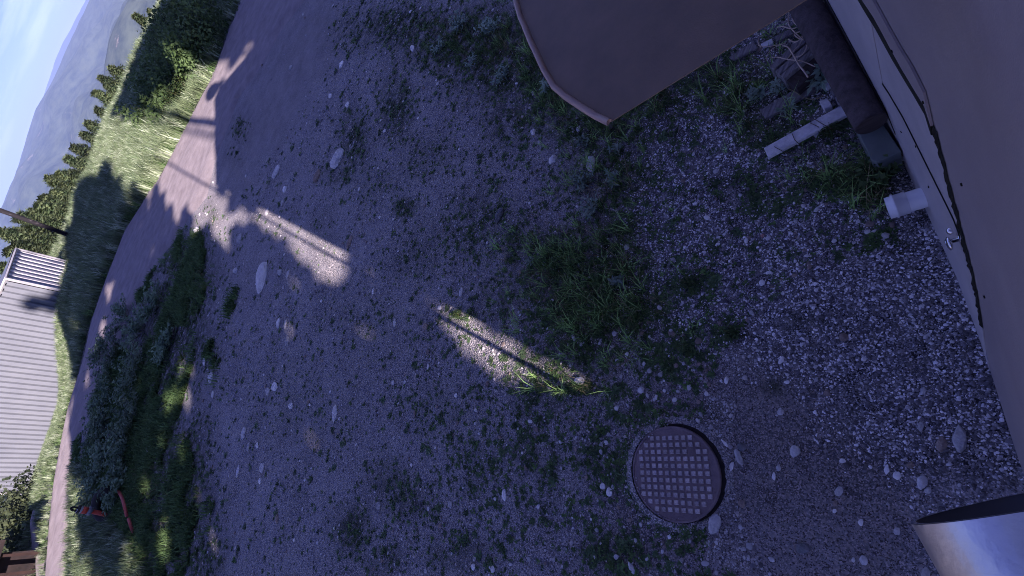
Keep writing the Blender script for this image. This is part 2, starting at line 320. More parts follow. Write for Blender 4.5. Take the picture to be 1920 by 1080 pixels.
def resample(pl, n):
    P = np.array([G(*p)[:2] for p in pl]); d = np.r_[0, np.cumsum(np.hypot(*np.diff(P, axis=0).T))]; s = np.linspace(0, d[-1], n)
    return np.c_[np.interp(s, d, P[:, 0]), np.interp(s, d, P[:, 1])]
def ribbon(name, a, b, n, k, mat, dz):
    A = resample(a, n); B = resample(b, n); V = []; Fc = []
    for j in range(k+1):
        t = j/k; W = A*(1-t)+B*t
        if j in (0, k): W = W+np.c_[(vnoise(W[:, 0], W[:, 1], .8, 9)-.5)*.5, (vnoise(W[:, 1], W[:, 0], .8, 8)-.5)*.5]
        z = hgt(W[:, 0], W[:, 1])+(dz if 0 < j < k else -.02)+.02*math.cos(t*4*math.pi)*(0 < j < k)
        V += list(np.c_[W, z])
    for j in range(k):
        for i in range(n-1): Fc.append((j*n+i, j*n+i+1, (j+1)*n+i+1, (j+1)*n+i))
    return mesh_fast(name, V, Fc, mat, smooth=True)
tag(ribbon('dirt_road', ROAD_FAR, ROAD_NEAR, 240, 12, M['road'], .06), kind='structure')
tag(ribbon('dirt_path', PATH_PX[:4], PATH_PX[:3:-1], 60, 5, M['road'], .06), kind='structure')

# ------------------------------------------------------------------ mountains and haze
def forest_mat(name, c1, c2, bare, sc):
    m, t, b = new_mat(name); N = t.nodes.new; K = t.links.new; b.inputs['Roughness'].default_value = 1; b.inputs['Specular IOR Level'].default_value = 0
    tcn = N('ShaderNodeTexCoord'); n = N('ShaderNodeTexNoise'); n.inputs['Scale'].default_value = sc; n.inputs['Detail'].default_value = 10; n.inputs['Roughness'].default_value = .75
    K(tcn.outputs['Object'], n.inputs['Vector']); r = N('ShaderNodeValToRGB'); e = r.color_ramp.elements
    e[0].position = .38; e[0].color = (*c1, 1); e[1].position = .60; e[1].color = (*c2, 1)
    K(n.outputs['Fac'], r.inputs[0])
    n2 = N('ShaderNodeTexNoise'); n2.inputs['Scale'].default_value = sc*.35; n2.inputs['Detail'].default_value = 9; n2.inputs['Roughness'].default_value = .7
    K(tcn.outputs['Object'], n2.inputs['Vector']); r2 = N('ShaderNodeValToRGB'); r2.color_ramp.elements[0].position = .62; r2.color_ramp.elements[1].position = .72
    K(n2.outputs['Fac'], r2.inputs[0]); x = N('ShaderNodeMix'); x.data_type = 'RGBA'; K(r2.outputs[0], x.inputs[0]); K(r.outputs[0], x.inputs[6]); x.inputs[7].default_value = (*bare, 1)
    K(x.outputs[2], b.inputs['Base Color']); return m
def mountain(name, ridge, D0, z0, D, mat, back=2500, seed=0, rough=30):
    pts = sorted(rdeg(*p) for p in ridge); A = np.array([p[0] for p in pts]); E = np.array([p[1] for p in pts])
    azs = np.linspace(-75, 75, 420); el = np.interp(azs, A, E); n = len(azs); rows = 70
    V = []; ar = np.radians(azs)
    for j in range(rows+8):
        t = min(j/rows, 1.0); bk = max(0, j-rows)/8
        dist = D0+(D-D0)*t+bk*back; zt = np.tan(np.radians(el))*D+CAM_H
        z = z0+(zt-z0)*t**.85-bk*600
        xx = np.sin(ar)*dist; yy = np.cos(ar)*dist
        g = (vnoise(xx, yy, 700, seed)+.5*vnoise(xx, yy, 260, seed+1)+.25*vnoise(xx, yy, 90, seed+2)-.87)
        z = z+g*rough*6*math.sin(math.pi*min(t, 1))**.7*(1 if bk == 0 else 0)+(vnoise(xx, yy, 60, seed+5)-.5)*rough*.25*(t >= 1)*(bk == 0)
        V.append(np.c_[xx, yy, z])
    V = np.vstack(V); idx = np.arange(len(V)).reshape(-1, n)
    Q = np.c_[idx[:-1, :-1].ravel(), idx[:-1, 1:].ravel(), idx[1:, 1:].ravel(), idx[1:, :-1].ravel()]
    return tag(mesh_fast(name, V, Q, mat, smooth=True), kind='structure')
M['mtn'] = forest_mat('mountain_forest', (.02, .03, .024), (.075, .095, .065), (.42, .34, .32), .012)
M['mtn2'] = forest_mat('far_mountain_forest', (.03, .04, .035), (.05, .06, .05), (.12, .11, .1), .004)
mountain('mountain', [(230, -120), (195, -40), (152, 32), (140, 60), (125, 92), (118, 108), (100, 150), (84, 178), (67, 205), (52, 250), (42, 285), (36, 310), (18, 350), (0, 395), (-25, 470), (-60, 560), (-110, 700), (-170, 900), (-250, 1100)], 1300, -300, 5200, M['mtn'], seed=3)
mountain('nearer_hillside', [(330, -120), (262, -40), (222, 32), (205, 75), (196, 120), (192, 170), (190, 230), (190, 330), (150, 480), (60, 700), (-80, 1100)], 900, -300, 2100, M['mtn'], back=900, seed=17, rough=14)
mountain('far_mountain', [(215, -120), (182, -40), (147, 26), (132, 55), (118, 80), (104, 112), (92, 150), (80, 185), (70, 230), (60, 300), (40, 400), (-170, 900)], 7000, -250, 10500, M['mtn2'], seed=29, rough=22)
bpy.ops.mesh.primitive_cube_add(size=1, location=(0, 6000, -50)); hb = bpy.context.object; hb.name = 'haze'; hb.scale = (34000, 30000, 1200)
hm = bpy.data.materials.new('haze_air'); hm.use_nodes = True; hm.node_tree.nodes.clear()
ho = hm.node_tree.nodes.new('ShaderNodeOutputMaterial'); hv = hm.node_tree.nodes.new('ShaderNodeVolumePrincipled')
hv.inputs['Color'].default_value = (.41, .56, 1, 1); hv.inputs['Density'].default_value = 1.15e-4; hv.inputs['Anisotropy'].default_value = 0
hm.node_tree.links.new(hv.outputs[0], ho.inputs['Volume']); hb.data.materials.append(hm); tag(hb, kind='stuff')

# ------------------------------------------------------------------ instancing of uncountable ground cover
def protos(name, objs):
    c = bpy.data.collections.new(name)
    for o in objs: c.objects.link(o)
    return c
def scatter(name, coll, P, S, Rz, tilt=None, kind='stuff', label=None, nproto=3):
    n = len(P)
    if n == 0: return None
    me = bpy.data.meshes.new(name); me.vertices.add(n); me.vertices.foreach_set('co', np.asarray(P, np.float32).ravel())
    rot = np.zeros((n, 3), np.float32); rot[:, 2] = Rz
    if tilt is not None: rot[:, 0] = tilt[:, 0]; rot[:, 1] = tilt[:, 1]
    a = me.attributes.new('rot', 'FLOAT_VECTOR', 'POINT'); a.data.foreach_set('vector', rot.ravel())
    S = np.asarray(S, np.float32); S = np.repeat(S[:, None], 3, 1) if S.ndim == 1 else S
    a = me.attributes.new('scl', 'FLOAT_VECTOR', 'POINT'); a.data.foreach_set('vector', np.ascontiguousarray(S).ravel())
    a = me.attributes.new('pick', 'INT', 'POINT'); a.data.foreach_set('value', rng.integers(0, nproto, n).astype(np.int32))
    o = bpy.data.objects.new(name, me); COL.objects.link(o)
    ng = bpy.data.node_groups.new(name+'_nodes', 'GeometryNodeTree')
    ng.interface.new_socket('Geometry', in_out='INPUT', socket_type='NodeSocketGeometry'); ng.interface.new_socket('Geometry', in_out='OUTPUT', socket_type='NodeSocketGeometry')
    gi = ng.nodes.new('NodeGroupInput'); go = ng.nodes.new('NodeGroupOutput'); ip = ng.nodes.new('GeometryNodeInstanceOnPoints')
    ci = ng.nodes.new('GeometryNodeCollectionInfo'); ci.inputs['Collection'].default_value = coll; ci.inputs['Separate Children'].default_value = True; ci.inputs['Reset Children'].default_value = True
    def na(nm, ty):
        x = ng.nodes.new('GeometryNodeInputNamedAttribute'); x.data_type = ty; x.inputs['Name'].default_value = nm; return [q for q in x.outputs if q.enabled][0]
    ng.links.new(gi.outputs[0], ip.inputs['Points']); ng.links.new(ci.outputs[0], ip.inputs['Instance']); ip.inputs['Pick Instance'].default_value = True
    ng.links.new(na('pick', 'INT'), ip.inputs['Instance Index']); ng.links.new(na('rot', 'FLOAT_VECTOR'), ip.inputs['Rotation']); ng.links.new(na('scl', 'FLOAT_VECTOR'), ip.inputs['Scale'])
    ng.links.new(ip.outputs[0], go.inputs[0]); md = o.modifiers.new('scatter', 'NODES'); md.node_group = ng
    return tag(o, kind=kind)

def tuft(name, n, h, spread, wid, mat, lean=.5):
    V = []; Fc = []
    for i in range(n):
        a = random.uniform(0, 2*math.pi); r = random.uniform(0, spread); x, y = r*math.cos(a), r*math.sin(a)
        b = random.uniform(0, 2*math.pi); hh = h*random.uniform(.5, 1); ln = lean*random.uniform(.2, 1)*hh
        dx, dy = math.cos(b)*ln, math.sin(b)*ln; wx, wy = -math.sin(b+random.uniform(-1, 1))*wid, math.cos(b+random.uniform(-1, 1))*wid; k = len(V)
        V += [(x-wx, y-wy, -.01), (x+wx, y+wy, -.01), (x+dx*.35+wx*.8, y+dy*.35+wy*.8, hh*.6), (x+dx*.35-wx*.8, y+dy*.35-wy*.8, hh*.6), (x+dx, y+dy, hh*.92)]
        Fc += [(k, k+1, k+2, k+3), (k+3, k+2, k+4)]
    return mobj(name, V, Fc, mat, link=False)
def rosette(name, n, ln, wid, mat, rise=.35):
    V = []; Fc = []
    for i in range(n):
        b = random.uniform(0, 2*math.pi); l = ln*random.uniform(.5, 1); rz = rise*random.uniform(0.1, 1)*l; ox, oy = random.uniform(-.3, .3)*ln, random.uniform(-.3, .3)*ln
        cx, cy_ = math.cos(b), math.sin(b); k = len(V)
        V += [(ox, oy, .002), (ox+cx*l*.5-cy_*wid, oy+cy_*l*.5+cx*wid, rz*.8), (ox+cx*l, oy+cy_*l, rz), (ox+cx*l*.5+cy_*wid, oy+cy_*l*.5-cx*wid, rz*.8)]; Fc.append((k, k+1, k+2, k+3))
    return mobj(name, V, Fc, mat, link=False)
def chip(name, mat, sub=1, j=.28, flat=.6):
    bm = bmesh.new(); bmesh.ops.create_icosphere(bm, subdivisions=sub, radius=.5)
    for v in bm.verts:
        v.co *= 1+random.uniform(-j, j); v.co.z *= flat
    me = bpy.data.meshes.new(name); bm.to_mesh(me); bm.free(); me.materials.append(mat); return bpy.data.objects.new(name, me)

# building footprint mask so nothing grows inside the wall
WALL_PT = np.array(G(1930, 900)[:2]); wq = np.array(G(1690, 285)[:2]); WD = wq-WALL_PT; WD /= np.linalg.norm(WD); WN = np.array([-WD[1], WD[0]])
def outside(P, m=.0): return ((P[:, :2]-WALL_PT)@WN > m-.04)

def sample(n, x0, x1, y0, y1, frame=True, margin=40):
    P = np.c_[rng.uniform(x0, x1, n), rng.uniform(y0, y1, n)]; z = hgt(P[:, 0], P[:, 1]); P = np.c_[P, z]
    x, y = proj(P); k = outside(P)
    if frame: k &= (x > -margin) & (x < 1920+margin) & (y > -margin) & (y < 1080+margin)
    return P[k], x[k], y[k]
def sample_log(n, rmin, rmax, a0=-62, a1=62):           # density falls with distance squared
    r = np.exp(rng.uniform(math.log(rmin), math.log(rmax), n)); a = np.radians(rng.uniform(a0, a1, n))
    P = np.c_[np.sin(a)*r, np.cos(a)*r]; P = np.c_[P, hgt(P[:, 0], P[:, 1])]; x, y = proj(P); k = outside(P) & (x > -40) & (x < 1960) & (y > -40) & (y < 1120)
    return P[k], x[k], y[k], r[k]

cG = protos('gravel_kinds', [chip('gravel_a', M['chip_w'], 1), chip('gravel_b', M['chip_g'], 1), chip('gravel_c', M['chip_w'], 1, .35), chip('gravel_d', M['chip_g'], 1, .35)])
cP = protos('pebble_kinds', [chip('pebble_a', M['pebble'], 1), chip('pebble_b', M['chip_g'], 1), chip('pebble_c', M['pebble'], 1, .35), chip('pebble_d', M['stone_a'], 1)])
def rocks_params(P, s): n = len(P); return P+np.c_[np.zeros(n), np.zeros(n), s*.12], np.c_[s, s*rng.uniform(.6, 1, n), s*rng.uniform(.5, .9, n)], rng.uniform(0, 6.28, n)
P, x, y = sample(230000, -.4, 3.2, -.2, 3.2)
jx = (vnoise(P[:, 0], P[:, 1], .2, 61)-.5)*110+rng.normal(0, 34, len(x)); jy = (vnoise(P[:, 0], P[:, 1], .2, 62)-.5)*110+rng.normal(0, 34, len(x))
k = inpoly(x+jx, y+jy, GRAVEL) & (rng.random(len(x)) < .25+.75*(vnoise(P[:, 0], P[:, 1], .16, 63) > .36)) & (rng.random(len(x)) > veg_w(x, y)*.8)
P = P[k]; s = rng.lognormal(math.log(.0108), .36, len(P)).clip(.005, .028); a = rocks_params(P, s); scatter('gravel', cG, a[0], a[1], a[2], nproto=4)
print('gravel', len(P))
P, x, y, r = sample_log(190000, 1.0, 14)
k = (~inpoly(x, y, GRAVEL)) & (~inpoly(x, y, ROAD_PX)) & (rng.random(len(x)) < .15+.85*(vnoise(P[:, 0], P[:, 1], .35, 64) > .5)) & (rng.random(len(x)) > .9*inpoly(x, y, SAND))
P = P[k]; r = r[k]; s = rng.lognormal(math.log(.0062), .55, len(P)).clip(.003, .04)*np.maximum(1, r/3.0)**.55; a = rocks_params(P, s); scatter('dirt_pebbles', cP, a[0], a[1], a[2], nproto=4)
print('pebbles', len(P))
P, x, y, r = sample_log(1700, 1.2, 20)
k = (~inpoly(x, y, ROAD_PX)) & (rng.random(len(x)) > .8*inpoly(x, y, SAND)) & (x > 250)
P = P[k]; r = r[k]; s = rng.lognormal(math.log(.022), .35, len(P)).clip(.012, .05)*np.maximum(1, r/4)**.5; a = rocks_params(P, s); cS = protos('small_stone_kinds', [chip('small_stone_a', M['stone_a'], 2, .12), chip('small_stone_b', M['stone_b'], 2, .12), chip('small_stone_c', M['stone_w'], 2, .14)])
scatter('small_stones', cS, a[0], a[1], a[2], nproto=3)

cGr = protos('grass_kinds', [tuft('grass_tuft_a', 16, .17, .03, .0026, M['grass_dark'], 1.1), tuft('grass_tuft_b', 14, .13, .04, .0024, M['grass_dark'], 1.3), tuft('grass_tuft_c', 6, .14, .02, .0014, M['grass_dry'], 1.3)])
cLB = protos('blade_kinds', [tuft('long_tuft_a', 9, .24, .03, .0035, M['blade'], 1.2), tuft('long_tuft_b', 7, .2, .03, .003, M['blade'], 1.4), tuft('long_tuft_c', 5, .22, .02, .002, M['grass_dry'], 1.5)])
cMo = protos('weed_kinds', [rosette('low_weed_a', 18, .035, .006, M['moss']), rosette('low_weed_b', 14, .03, .004, M['moss'], .6), rosette('low_weed_c', 12, .03, .005, M['grass_dark'], .8)])
P, x, y, r = sample_log(60000, 1.2, 22); wv = veg_w(x, y, 'g')
k = (rng.random(len(x)) < wv**1.4*np.where(r > 4, 1.0, .55)) & ~inpoly(x, y, ROAD_PX); Pg = P[k]; rg = r[k]; wg = wv[k]
pick = rng.uniform(.45, 1.0, len(Pg))*(.5+.6*wg)*np.maximum(1, rg/6)**.7
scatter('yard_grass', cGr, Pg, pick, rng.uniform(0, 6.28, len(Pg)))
k = (rng.random(len(x)) < .12*wv*(r < 7)) & (x > 930); scatter('long_grass_blades', cLB, P[k], rng.uniform(.5, 1.1, k.sum()), rng.uniform(0, 6.28, k.sum()))
P, x, y, r = sample_log(300000, 1.2, 22); wv = veg_w(x, y)
k = (rng.random(len(x)) < .02+.05*(vnoise(P[:, 0], P[:, 1], .3, 67) > .6)+wv*np.where(r > 4, .8, .5)*sstep(.3, .7, .5*vnoise(P[:, 0], P[:, 1], .12, 66)+.5*vnoise(P[:, 0], P[:, 1], .04, 68))) & ~inpoly(x, y, ROAD_PX) & ~(inpoly(x, y, SAND) & (wv < .3)); Pg = P[k]; rg = r[k]
scatter('low_weeds', cMo, Pg, rng.lognormal(-.55, .45, len(Pg)).clip(.2, 1.5)*np.maximum(1, rg/5)**.8, rng.uniform(0, 6.28, len(Pg)))
print('weeds', len(Pg))
# tall grass of the verge beyond the road
cV = protos('verge_kinds', [tuft('verge_tuft_d', 12, .62, .16, .018, M['grass_tip'], .6), tuft('verge_tuft_e', 14, .45, .2, .016, M['grass_dark'], .9), tuft('verge_tuft_a', 16, .62, .16, .010, M['grass_lit'], .5), tuft('verge_tuft_b', 16, .5, .18, .012, M['grass_lit'], .8), tuft('verge_tuft_c', 14, .75, .14, .009, M['grass_lit'], .4)])
P, x, y = sample(150000, -34, 12, 12, 58, margin=90)
k = inpoly(x, y, VERGE) & ~inpoly(x, y, PATH_PX) & (P[:, 1] < np.interp(P[:, 0], ex, ey)+3) & ~((x < 30) & (y > 1015)); P = P[k]; x = x[k]; y = y[k]
shr = rng.random(len(P)) < np.clip(30/np.hypot(P[:, 0], P[:, 1]), .3, 1); P = P[shr]
ph = (.5+.9*vnoise(P[:, 0], P[:, 1], 3, 71))*(1-.62*sstep(14, 24, np.degrees(np.arctan2(-P[:, 0], P[:, 1]))))
scatter('verge_grass', cV, P, ph*rng.uniform(.5, 1.25, len(P)), rng.uniform(0, 6.28, len(P)), nproto=5)
print('verge', len(P))
# grass between road and yard on the lower left
NEARG = [(142, 875), (158, 868), (182, 900), (196, 960), (244, 1000), (310, 1120), (136, 1120), (138, 980)]
NG2 = [(345, 430), (385, 445), (405, 480), (395, 540), (375, 640), (372, 700), (380, 800), (400, 880), (425, 980), (440, 1120), (140, 1120), (140, 880), (150, 760), (210, 690), (270, 545), (345, 425)]
P, x, y = sample(80000, -16, 2, 7, 22)
nn = inpoly(x, y, NEARG); P2 = P[nn]; vn = vnoise(P[:, 0], P[:, 1], .7, 73)
xj = x+(vnoise(P[:, 0], P[:, 1], 1.1, 74)-.5)*150; vn2 = .6*vn+.4*vnoise(P[:, 0], P[:, 1], .25, 75)
k = inpoly(xj, y, NG2) & inpoly(x, y, [(118, 300), (470, 300), (470, 1120), (134, 1120), (140, 880)]) & ~inpoly(x, y, ROAD_PX) & ~nn & (rng.random(len(x)) < np.where(x < 270, .10+.7*(vn2 > .35), .04+.55*(vn2 > .50))); P = P[k]
scatter('bank_lit_grass', cV, P2, rng.uniform(.25, .55, len(P2)), rng.uniform(0, 6.28, len(P2)), nproto=5)
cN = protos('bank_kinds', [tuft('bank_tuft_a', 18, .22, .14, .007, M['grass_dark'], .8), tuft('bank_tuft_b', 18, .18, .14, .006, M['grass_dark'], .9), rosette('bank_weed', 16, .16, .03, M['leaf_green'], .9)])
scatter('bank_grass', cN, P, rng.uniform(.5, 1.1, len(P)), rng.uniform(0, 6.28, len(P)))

# ------------------------------------------------------------------ the building the camera hangs on
feet = [(1915, 860), (1870, 720), (1845, 640), (1800, 520), (1745, 400), (1690, 285)]
CORNER_X = -.35
fp = [np.array(WALL_PT)]+[G(*p)[:2] for p in feet]
s0 = (CORNER_X-fp[0][0])/WD[0]; fp = [fp[0]+WD*s0]+fp
far1 = G(1556, 20, .14)[:2]; fp.append(far1); fdir = (far1-fp[-2])/np.linalg.norm(far1-fp[-2]); fp.append(far1+fdir*3.2)
FP = np.array(fp); SEG = np.diff(FP, axis=0); SL = np.hypot(SEG[:, 0], SEG[:, 1]); SS = np.r_[0, np.cumsum(SL)]
def Wp(s, z, off=0.0):
    i = int(np.clip(np.searchsorted(SS, s)-1, 0, len(SL)-1)); t = (s-SS[i])/SL[i]; p = FP[i]+SEG[i]*t; d = SEG[i]/SL[i]
    return np.array([p[0]-d[1]*off, p[1]+d[0]*off, z])
def RW(px, py):                                 # pixel -> (s, z) on the wall
    r = ray(px, py); best = None
    for i in range(len(SL)):
        d = SEG[i]; Mx = np.array([[r[0], -d[0]], [r[1], -d[1]]])
        try: t, u = np.linalg.solve(Mx, FP[i])
        except np.linalg.LinAlgError: continue
        if t > 0 and (-.001 <= u <= 1.001 or (i == len(SL)-1 and u > 0)):
            if best is None or t < best[0]: best = (t, SS[i]+u*SL[i], CAM_H+r[2]*t)
    return (best[1], best[2]) if best else None
SMAX = SS[-1]
def curve(pts):
    q = sorted(p for p in (RW(*a) for a in pts) if p is not None); return np.array([a[0] for a in q]), np.array([a[1] for a in q])
def zs(c, s): return float(np.interp(s, c[0], c[1]))
SLIST = sorted(set([round(v, 4) for v in np.r_[np.linspace(0, SMAX, 60), SS]]))

def strip(name, lo, hi, off, th, mat, parent, s0=0.0, s1=None, n=None):
    s1 = SMAX if s1 is None else s1; S = [s for s in SLIST if s0 < s < s1]; S = [s0]+S+[s1]; V = []; Fc = []
    for s in S:
        a, b = lo(s), hi(s); b = max(b, a+.001)
        V += [Wp(s, a, off), Wp(s, b, off), Wp(s, b, off-th), Wp(s, a, off-th)]
    for i in range(len(S)-1):
        k = 4*i
        for j in range(4): Fc.append((k+j, k+(j+1) % 4, k+4+(j+1) % 4, k+4+j))
    Fc += [(0, 3, 2, 1), tuple(4*(len(S)-1)+j for j in range(4))]
    Fc = [f[::-1] for f in Fc]
    return mobj(name, V, Fc, mat, parent)
cSeam = curve([(1632, 20), (1690, 120), (1748, 215), (1770, 290), (1790, 370), (1808, 440), (1830, 520), (1843, 585), (1849, 615)])
cL1 = curve([(1575, 32), (1620, 115), (1665, 200), (1685, 250)]); cL2 = curve([(1660, 155), (1700, 220), (1735, 290), (1765, 350), (1793, 405), (1808, 448)])
SLIST = sorted(set(SLIST+[round(v, 4) for e in (cL2[0][0], cL2[0][-1], cL1[0][0]) for v in (e-.002, e+.002)]))
print('seam', np.round(cSeam, 2).tolist()); print('l1', np.round(cL1, 2).tolist()); print('l2', np.round(cL2, 2).tolist(), 'SS', SS.round(2))
s_end = cSeam[0][0]
def seam(s): return zs(cSeam, s) if s > s_end else max(-.05, cSeam[1][0]*(1-(s_end-s)/.12))
def seam_hi(s): return seam(s)+(.06+.012*math.sin(s*9))*min(1, max(.02, (s-s_end+.12)/.2))
bld = empty('building', (FP[0][0], FP[0][1], 0)); tag(bld, 'brown painted building wall with a paler skirt at its foot, filling the right edge', 'building')
zt = lambda s: 0
ROOFG = [(float(q[0]-DRIFT*q[1]), float(q[1])) for q in (G(405, 350), G(405, 188), G(414, 168), G(440, 152), G(470, 124), G(503, 90), G(560, 40), G(640, 10))]; ROOFG[0] = (-.35, ROOFG[0][1]); print('ROOFG', np.round(ROOFG, 2).tolist())
def gable(s):
    x = Wp(s, 0)[0]; y = Wp(s, 0)[1]
    pts = ROOFG
    Yt = np.interp(x, [p[0] for p in pts], [p[1] for p in pts]); return float((Yt-y)*TANEL)
strip('siding', lambda s: seam_hi(s), gable, .010, .02, M['wall'], bld)
strip('seam_gasket', seam, seam_hi, .009, .01, M['black'], bld)
strip('black_underlay', lambda s: -.1, gable, -.012, .01, M['black'], bld)
base = lambda s: -.12
l1z = lambda s: min(zs(cL1, s), seam(s)-.02) if s > cL1[0][0]-.2 else -.10
s2 = SMAX
sA = cL1[0][0]; sB = cL2[0][0]; sC = cL2[0][-1]
strip('skirt_board', base, l1z, .016, .014, M['skirt'], bld, sA, SMAX)
strip('skirt_board', lambda s: max(l1z(s)+.006, -.1) if s > sA else base(s), lambda s: (zs(cL2, s)-.004 if sB < s < sC else seam(s)), .013, .014, M['skirt'], bld, 0, SMAX)
strip('skirt_board', lambda s: zs(cL2, s)+.004, seam, .010, .012, M['skirt'], bld, sB, sC)
strip('board_joint', lambda s: l1z(s)-.005, lambda s: l1z(s)+.010, .0165, .004, M['black'], bld, sA, SMAX)
strip('board_joint', lambda s: zs(cL2, s)-.006, lambda s: zs(cL2, s)+.008, .0140, .003, M['black'], bld, sB, sC)
# corner, side, back and roof of the building volume
bk = -WN*7.0; top = [(s, gable(s)) for s in SLIST]
V = []; Fc = []
for s, z in top:
    a = Wp(s, z, .06); V += [a, a+np.array([bk[0], bk[1], 0])]
for i in range(len(top)-1): Fc.append((2*i, 2*i+1, 2*i+3, 2*i+2))
n0 = len(V)
for (s, z) in (top[0], top[-1]):
    a = Wp(s, z, .005); b = Wp(s, -.1, .005); k = len(V); V += [a, b, b+np.array([bk[0], bk[1], 0]), a+np.array([bk[0], bk[1], 0])]; Fc.append((k, k+1, k+2, k+3))
mobj('roof', V[:n0], [f for f in Fc if max(f) < n0], M['roof'], bld)
mobj('side_wall', [V[i] for i in range(n0, len(V))], [(0, 1, 2, 3), (4, 5, 6, 7)], M['wall'], bld)
# flashing trim above the seam with its cut corner
fl0 = RW(1757, 213)[0]; fl1 = RW(1640, 32)[0]
cFl = curve([(1668, 32), (1702, 92), (1737, 148), (1766, 198), (1762, 216)])
def fl_hi(s):
    return max(seam_hi(s)+.02, min(zs(cFl, s), seam_hi(s)+.03+(s-fl0)*3.2))
strip('seam_gasket', lambda s: seam(s)+.012, lambda s: seam_hi(s)+.012, .0205, .01, M['black'], bld, fl0, SMAX)
strip('flashing', lambda s: seam_hi(s)+.014, fl_hi, .020, .008, M['wall'], bld, fl0, SMAX)
# torn membrane bulging from the seam
V = []; Fc = []; Ss = np.linspace(s_end, fl0-.01, 70)
for i, s in enumerate(Ss):
    b = .030+.022*abs(math.sin(i*.41))+.02*random.random()*(i % 3 == 0); env = math.sin(math.pi*min(1, i/10)*.5)
    V += [Wp(s, seam(s)+.004, .010), Wp(s, seam_hi(s)+b*.4*env, .016+.008*random.random()), Wp(s, seam_hi(s)+b*env, .0115)]
for i in range(len(Ss)-1):
    for j in (0, 1): Fc.append((3*i+j, 3*i+j+1, 3*i+4+j, 3*i+3+j))
mobj('torn_membrane', V, Fc, M['black'], bld)
def disc(name, c, nrm, r, th, mat, parent, n=14, link=True):
    nrm = np.array(nrm, float); nrm /= np.linalg.norm(nrm); a = np.cross(nrm, [0, 0, 1.0]); a = a if np.linalg.norm(a) > .1 else np.cross(nrm, [1.0, 0, 0]); a /= np.linalg.norm(a); b = np.cross(nrm, a)
    V = []; c = np.array(c, float)
    for k in (0, 1):
        for i in range(n): t = 2*math.pi*i/n; V.append(c+nrm*th*k+a*r*math.cos(t)+b*r*math.sin(t))
    Fc = [(i, (i+1) % n, n+(i+1) % n, n+i) for i in range(n)]+[tuple(range(n))[::-1], tuple(range(n, 2*n))]
    return mobj(name, V, Fc, mat, parent)
WN3 = np.array([WN[0], WN[1], 0])
for (px, py) in ((1696, 85), (1758, 181), (1696, 245), (1724, 272), (1748, 348), (1821, 341), (1862, 554)):
    q = RW(px, py)
    if q: disc('screw_head', Wp(q[0], q[1], .036 if px in (1696, 1758) and py < 200 else (.022 if px > 1800 else .012)), WN3, .006, .004, M['black'], bld, 8)
# mast and dish on the roof (their shadows fall on the road and the verge)
def tube(name, pts, r, mat, parent=None, n=10, cap=True, smooth=True, taper=None):
    pts = [np.array(p, float) for p in pts]; V = []; Fc = []
    for i, p in enumerate(pts):
        d = pts[min(i+1, len(pts)-1)]-pts[max(i-1, 0)]; d /= np.linalg.norm(d)+1e-9
        a = np.cross(d, [0, 0, 1.0]); a = a if np.linalg.norm(a) > .15 else np.cross(d, [1.0, 0, 0]); a /= np.linalg.norm(a); b = np.cross(d, a)
        rr = r*(taper[i] if taper else 1)
        for k in range(n): t = 2*math.pi*k/n; V.append(p+a*rr*math.cos(t)+b*rr*math.sin(t))
    for i in range(len(pts)-1):
        for k in range(n): Fc.append((i*n+k, i*n+(k+1) % n, (i+1)*n+(k+1) % n, (i+1)*n+k))
    if cap: Fc += [tuple(range(n))[::-1], tuple(range((len(pts)-1)*n, len(pts)*n))]
    return mobj(name, V, Fc, mat, parent, smooth=smooth)
def on_ray(px, py, yb):                          # point at depth y = yb whose shadow falls on the ground pixel
    g = G(px, py); dY = g[1]-yb; return np.array([g[0]-DRIFT*dY, yb, dY*TANEL])
pm = on_ray(272, 216, -3.0); mast = empty('mast', (pm[0], pm[1], 0)); tag(mast, 'tall slim mast standing behind the roof of the building, out of the picture', 'mast')
tube('shaft', [(pm[0], pm[1], 0), pm], .14, M['bark'], mast)
pw = on_ray(306, 300, -.62); pq = on_ray(560, 446, -.62)
m2 = empty('conduit_pole', (pw[0], pw[1], 0)); tag(m2, 'thin conduit pole rising beside the corner of the building, out of the picture', 'pole')
tube('pipe', [(pq[0]+.01, -.62, 0), (pq[0], -.62, pq[2]), pw], .026, M['rail'], m2, taper=[1, 1, 2.1])
dc = on_ray(399, 173, 1.4); dish = empty('roof_dish', dc); tag(dish, 'round dish on the roof peak of the building, out of the picture', 'dish')
disc('reflector', dc, (0, -1, .3), .36, .03, M['rail'], dish, 28); tube('dish_arm', [dc, dc+np.array([.35, .35, -.75])], .03, M['rail'], dish)

# ------------------------------------------------------------------ hood, duct
hz0 = 2.15
hpx = [(1145, 228), (1120, 216), (1094, 200), (1062, 179), (1040, 160), (1022, 130), (1008, 100), (996, 75), (986, 50), (978, 32), (970, 5), (965, -30)]
hc = [G(a, b, hz0) for a, b in hpx]; he = [G(1460, 32, hz0), G(1620, -70, hz0)]
hood = empty('door_canopy', G(1300, 60, hz0)); tag(hood, 'brown sheet metal canopy with a curved rolled rim, jutting over the weeds', 'canopy')
ring = [np.array(p) for p in hc]+[G(1100, -160, hz0), G(1500, -160, hz0)]+[he[1], he[0]]
k = len(ring); V = ring+[p-np.array([0, 0, .003]) for p in ring]
mobj('panel', V, [tuple(range(k))]+[tuple(range(k, 2*k))[::-1]]+[(i, k+i, k+(i+1) % k, (i+1) % k) for i in range(k)], M['hood'], hood)
cen = np.array(G(1300, 60, hz0)); V = []; Fc = []
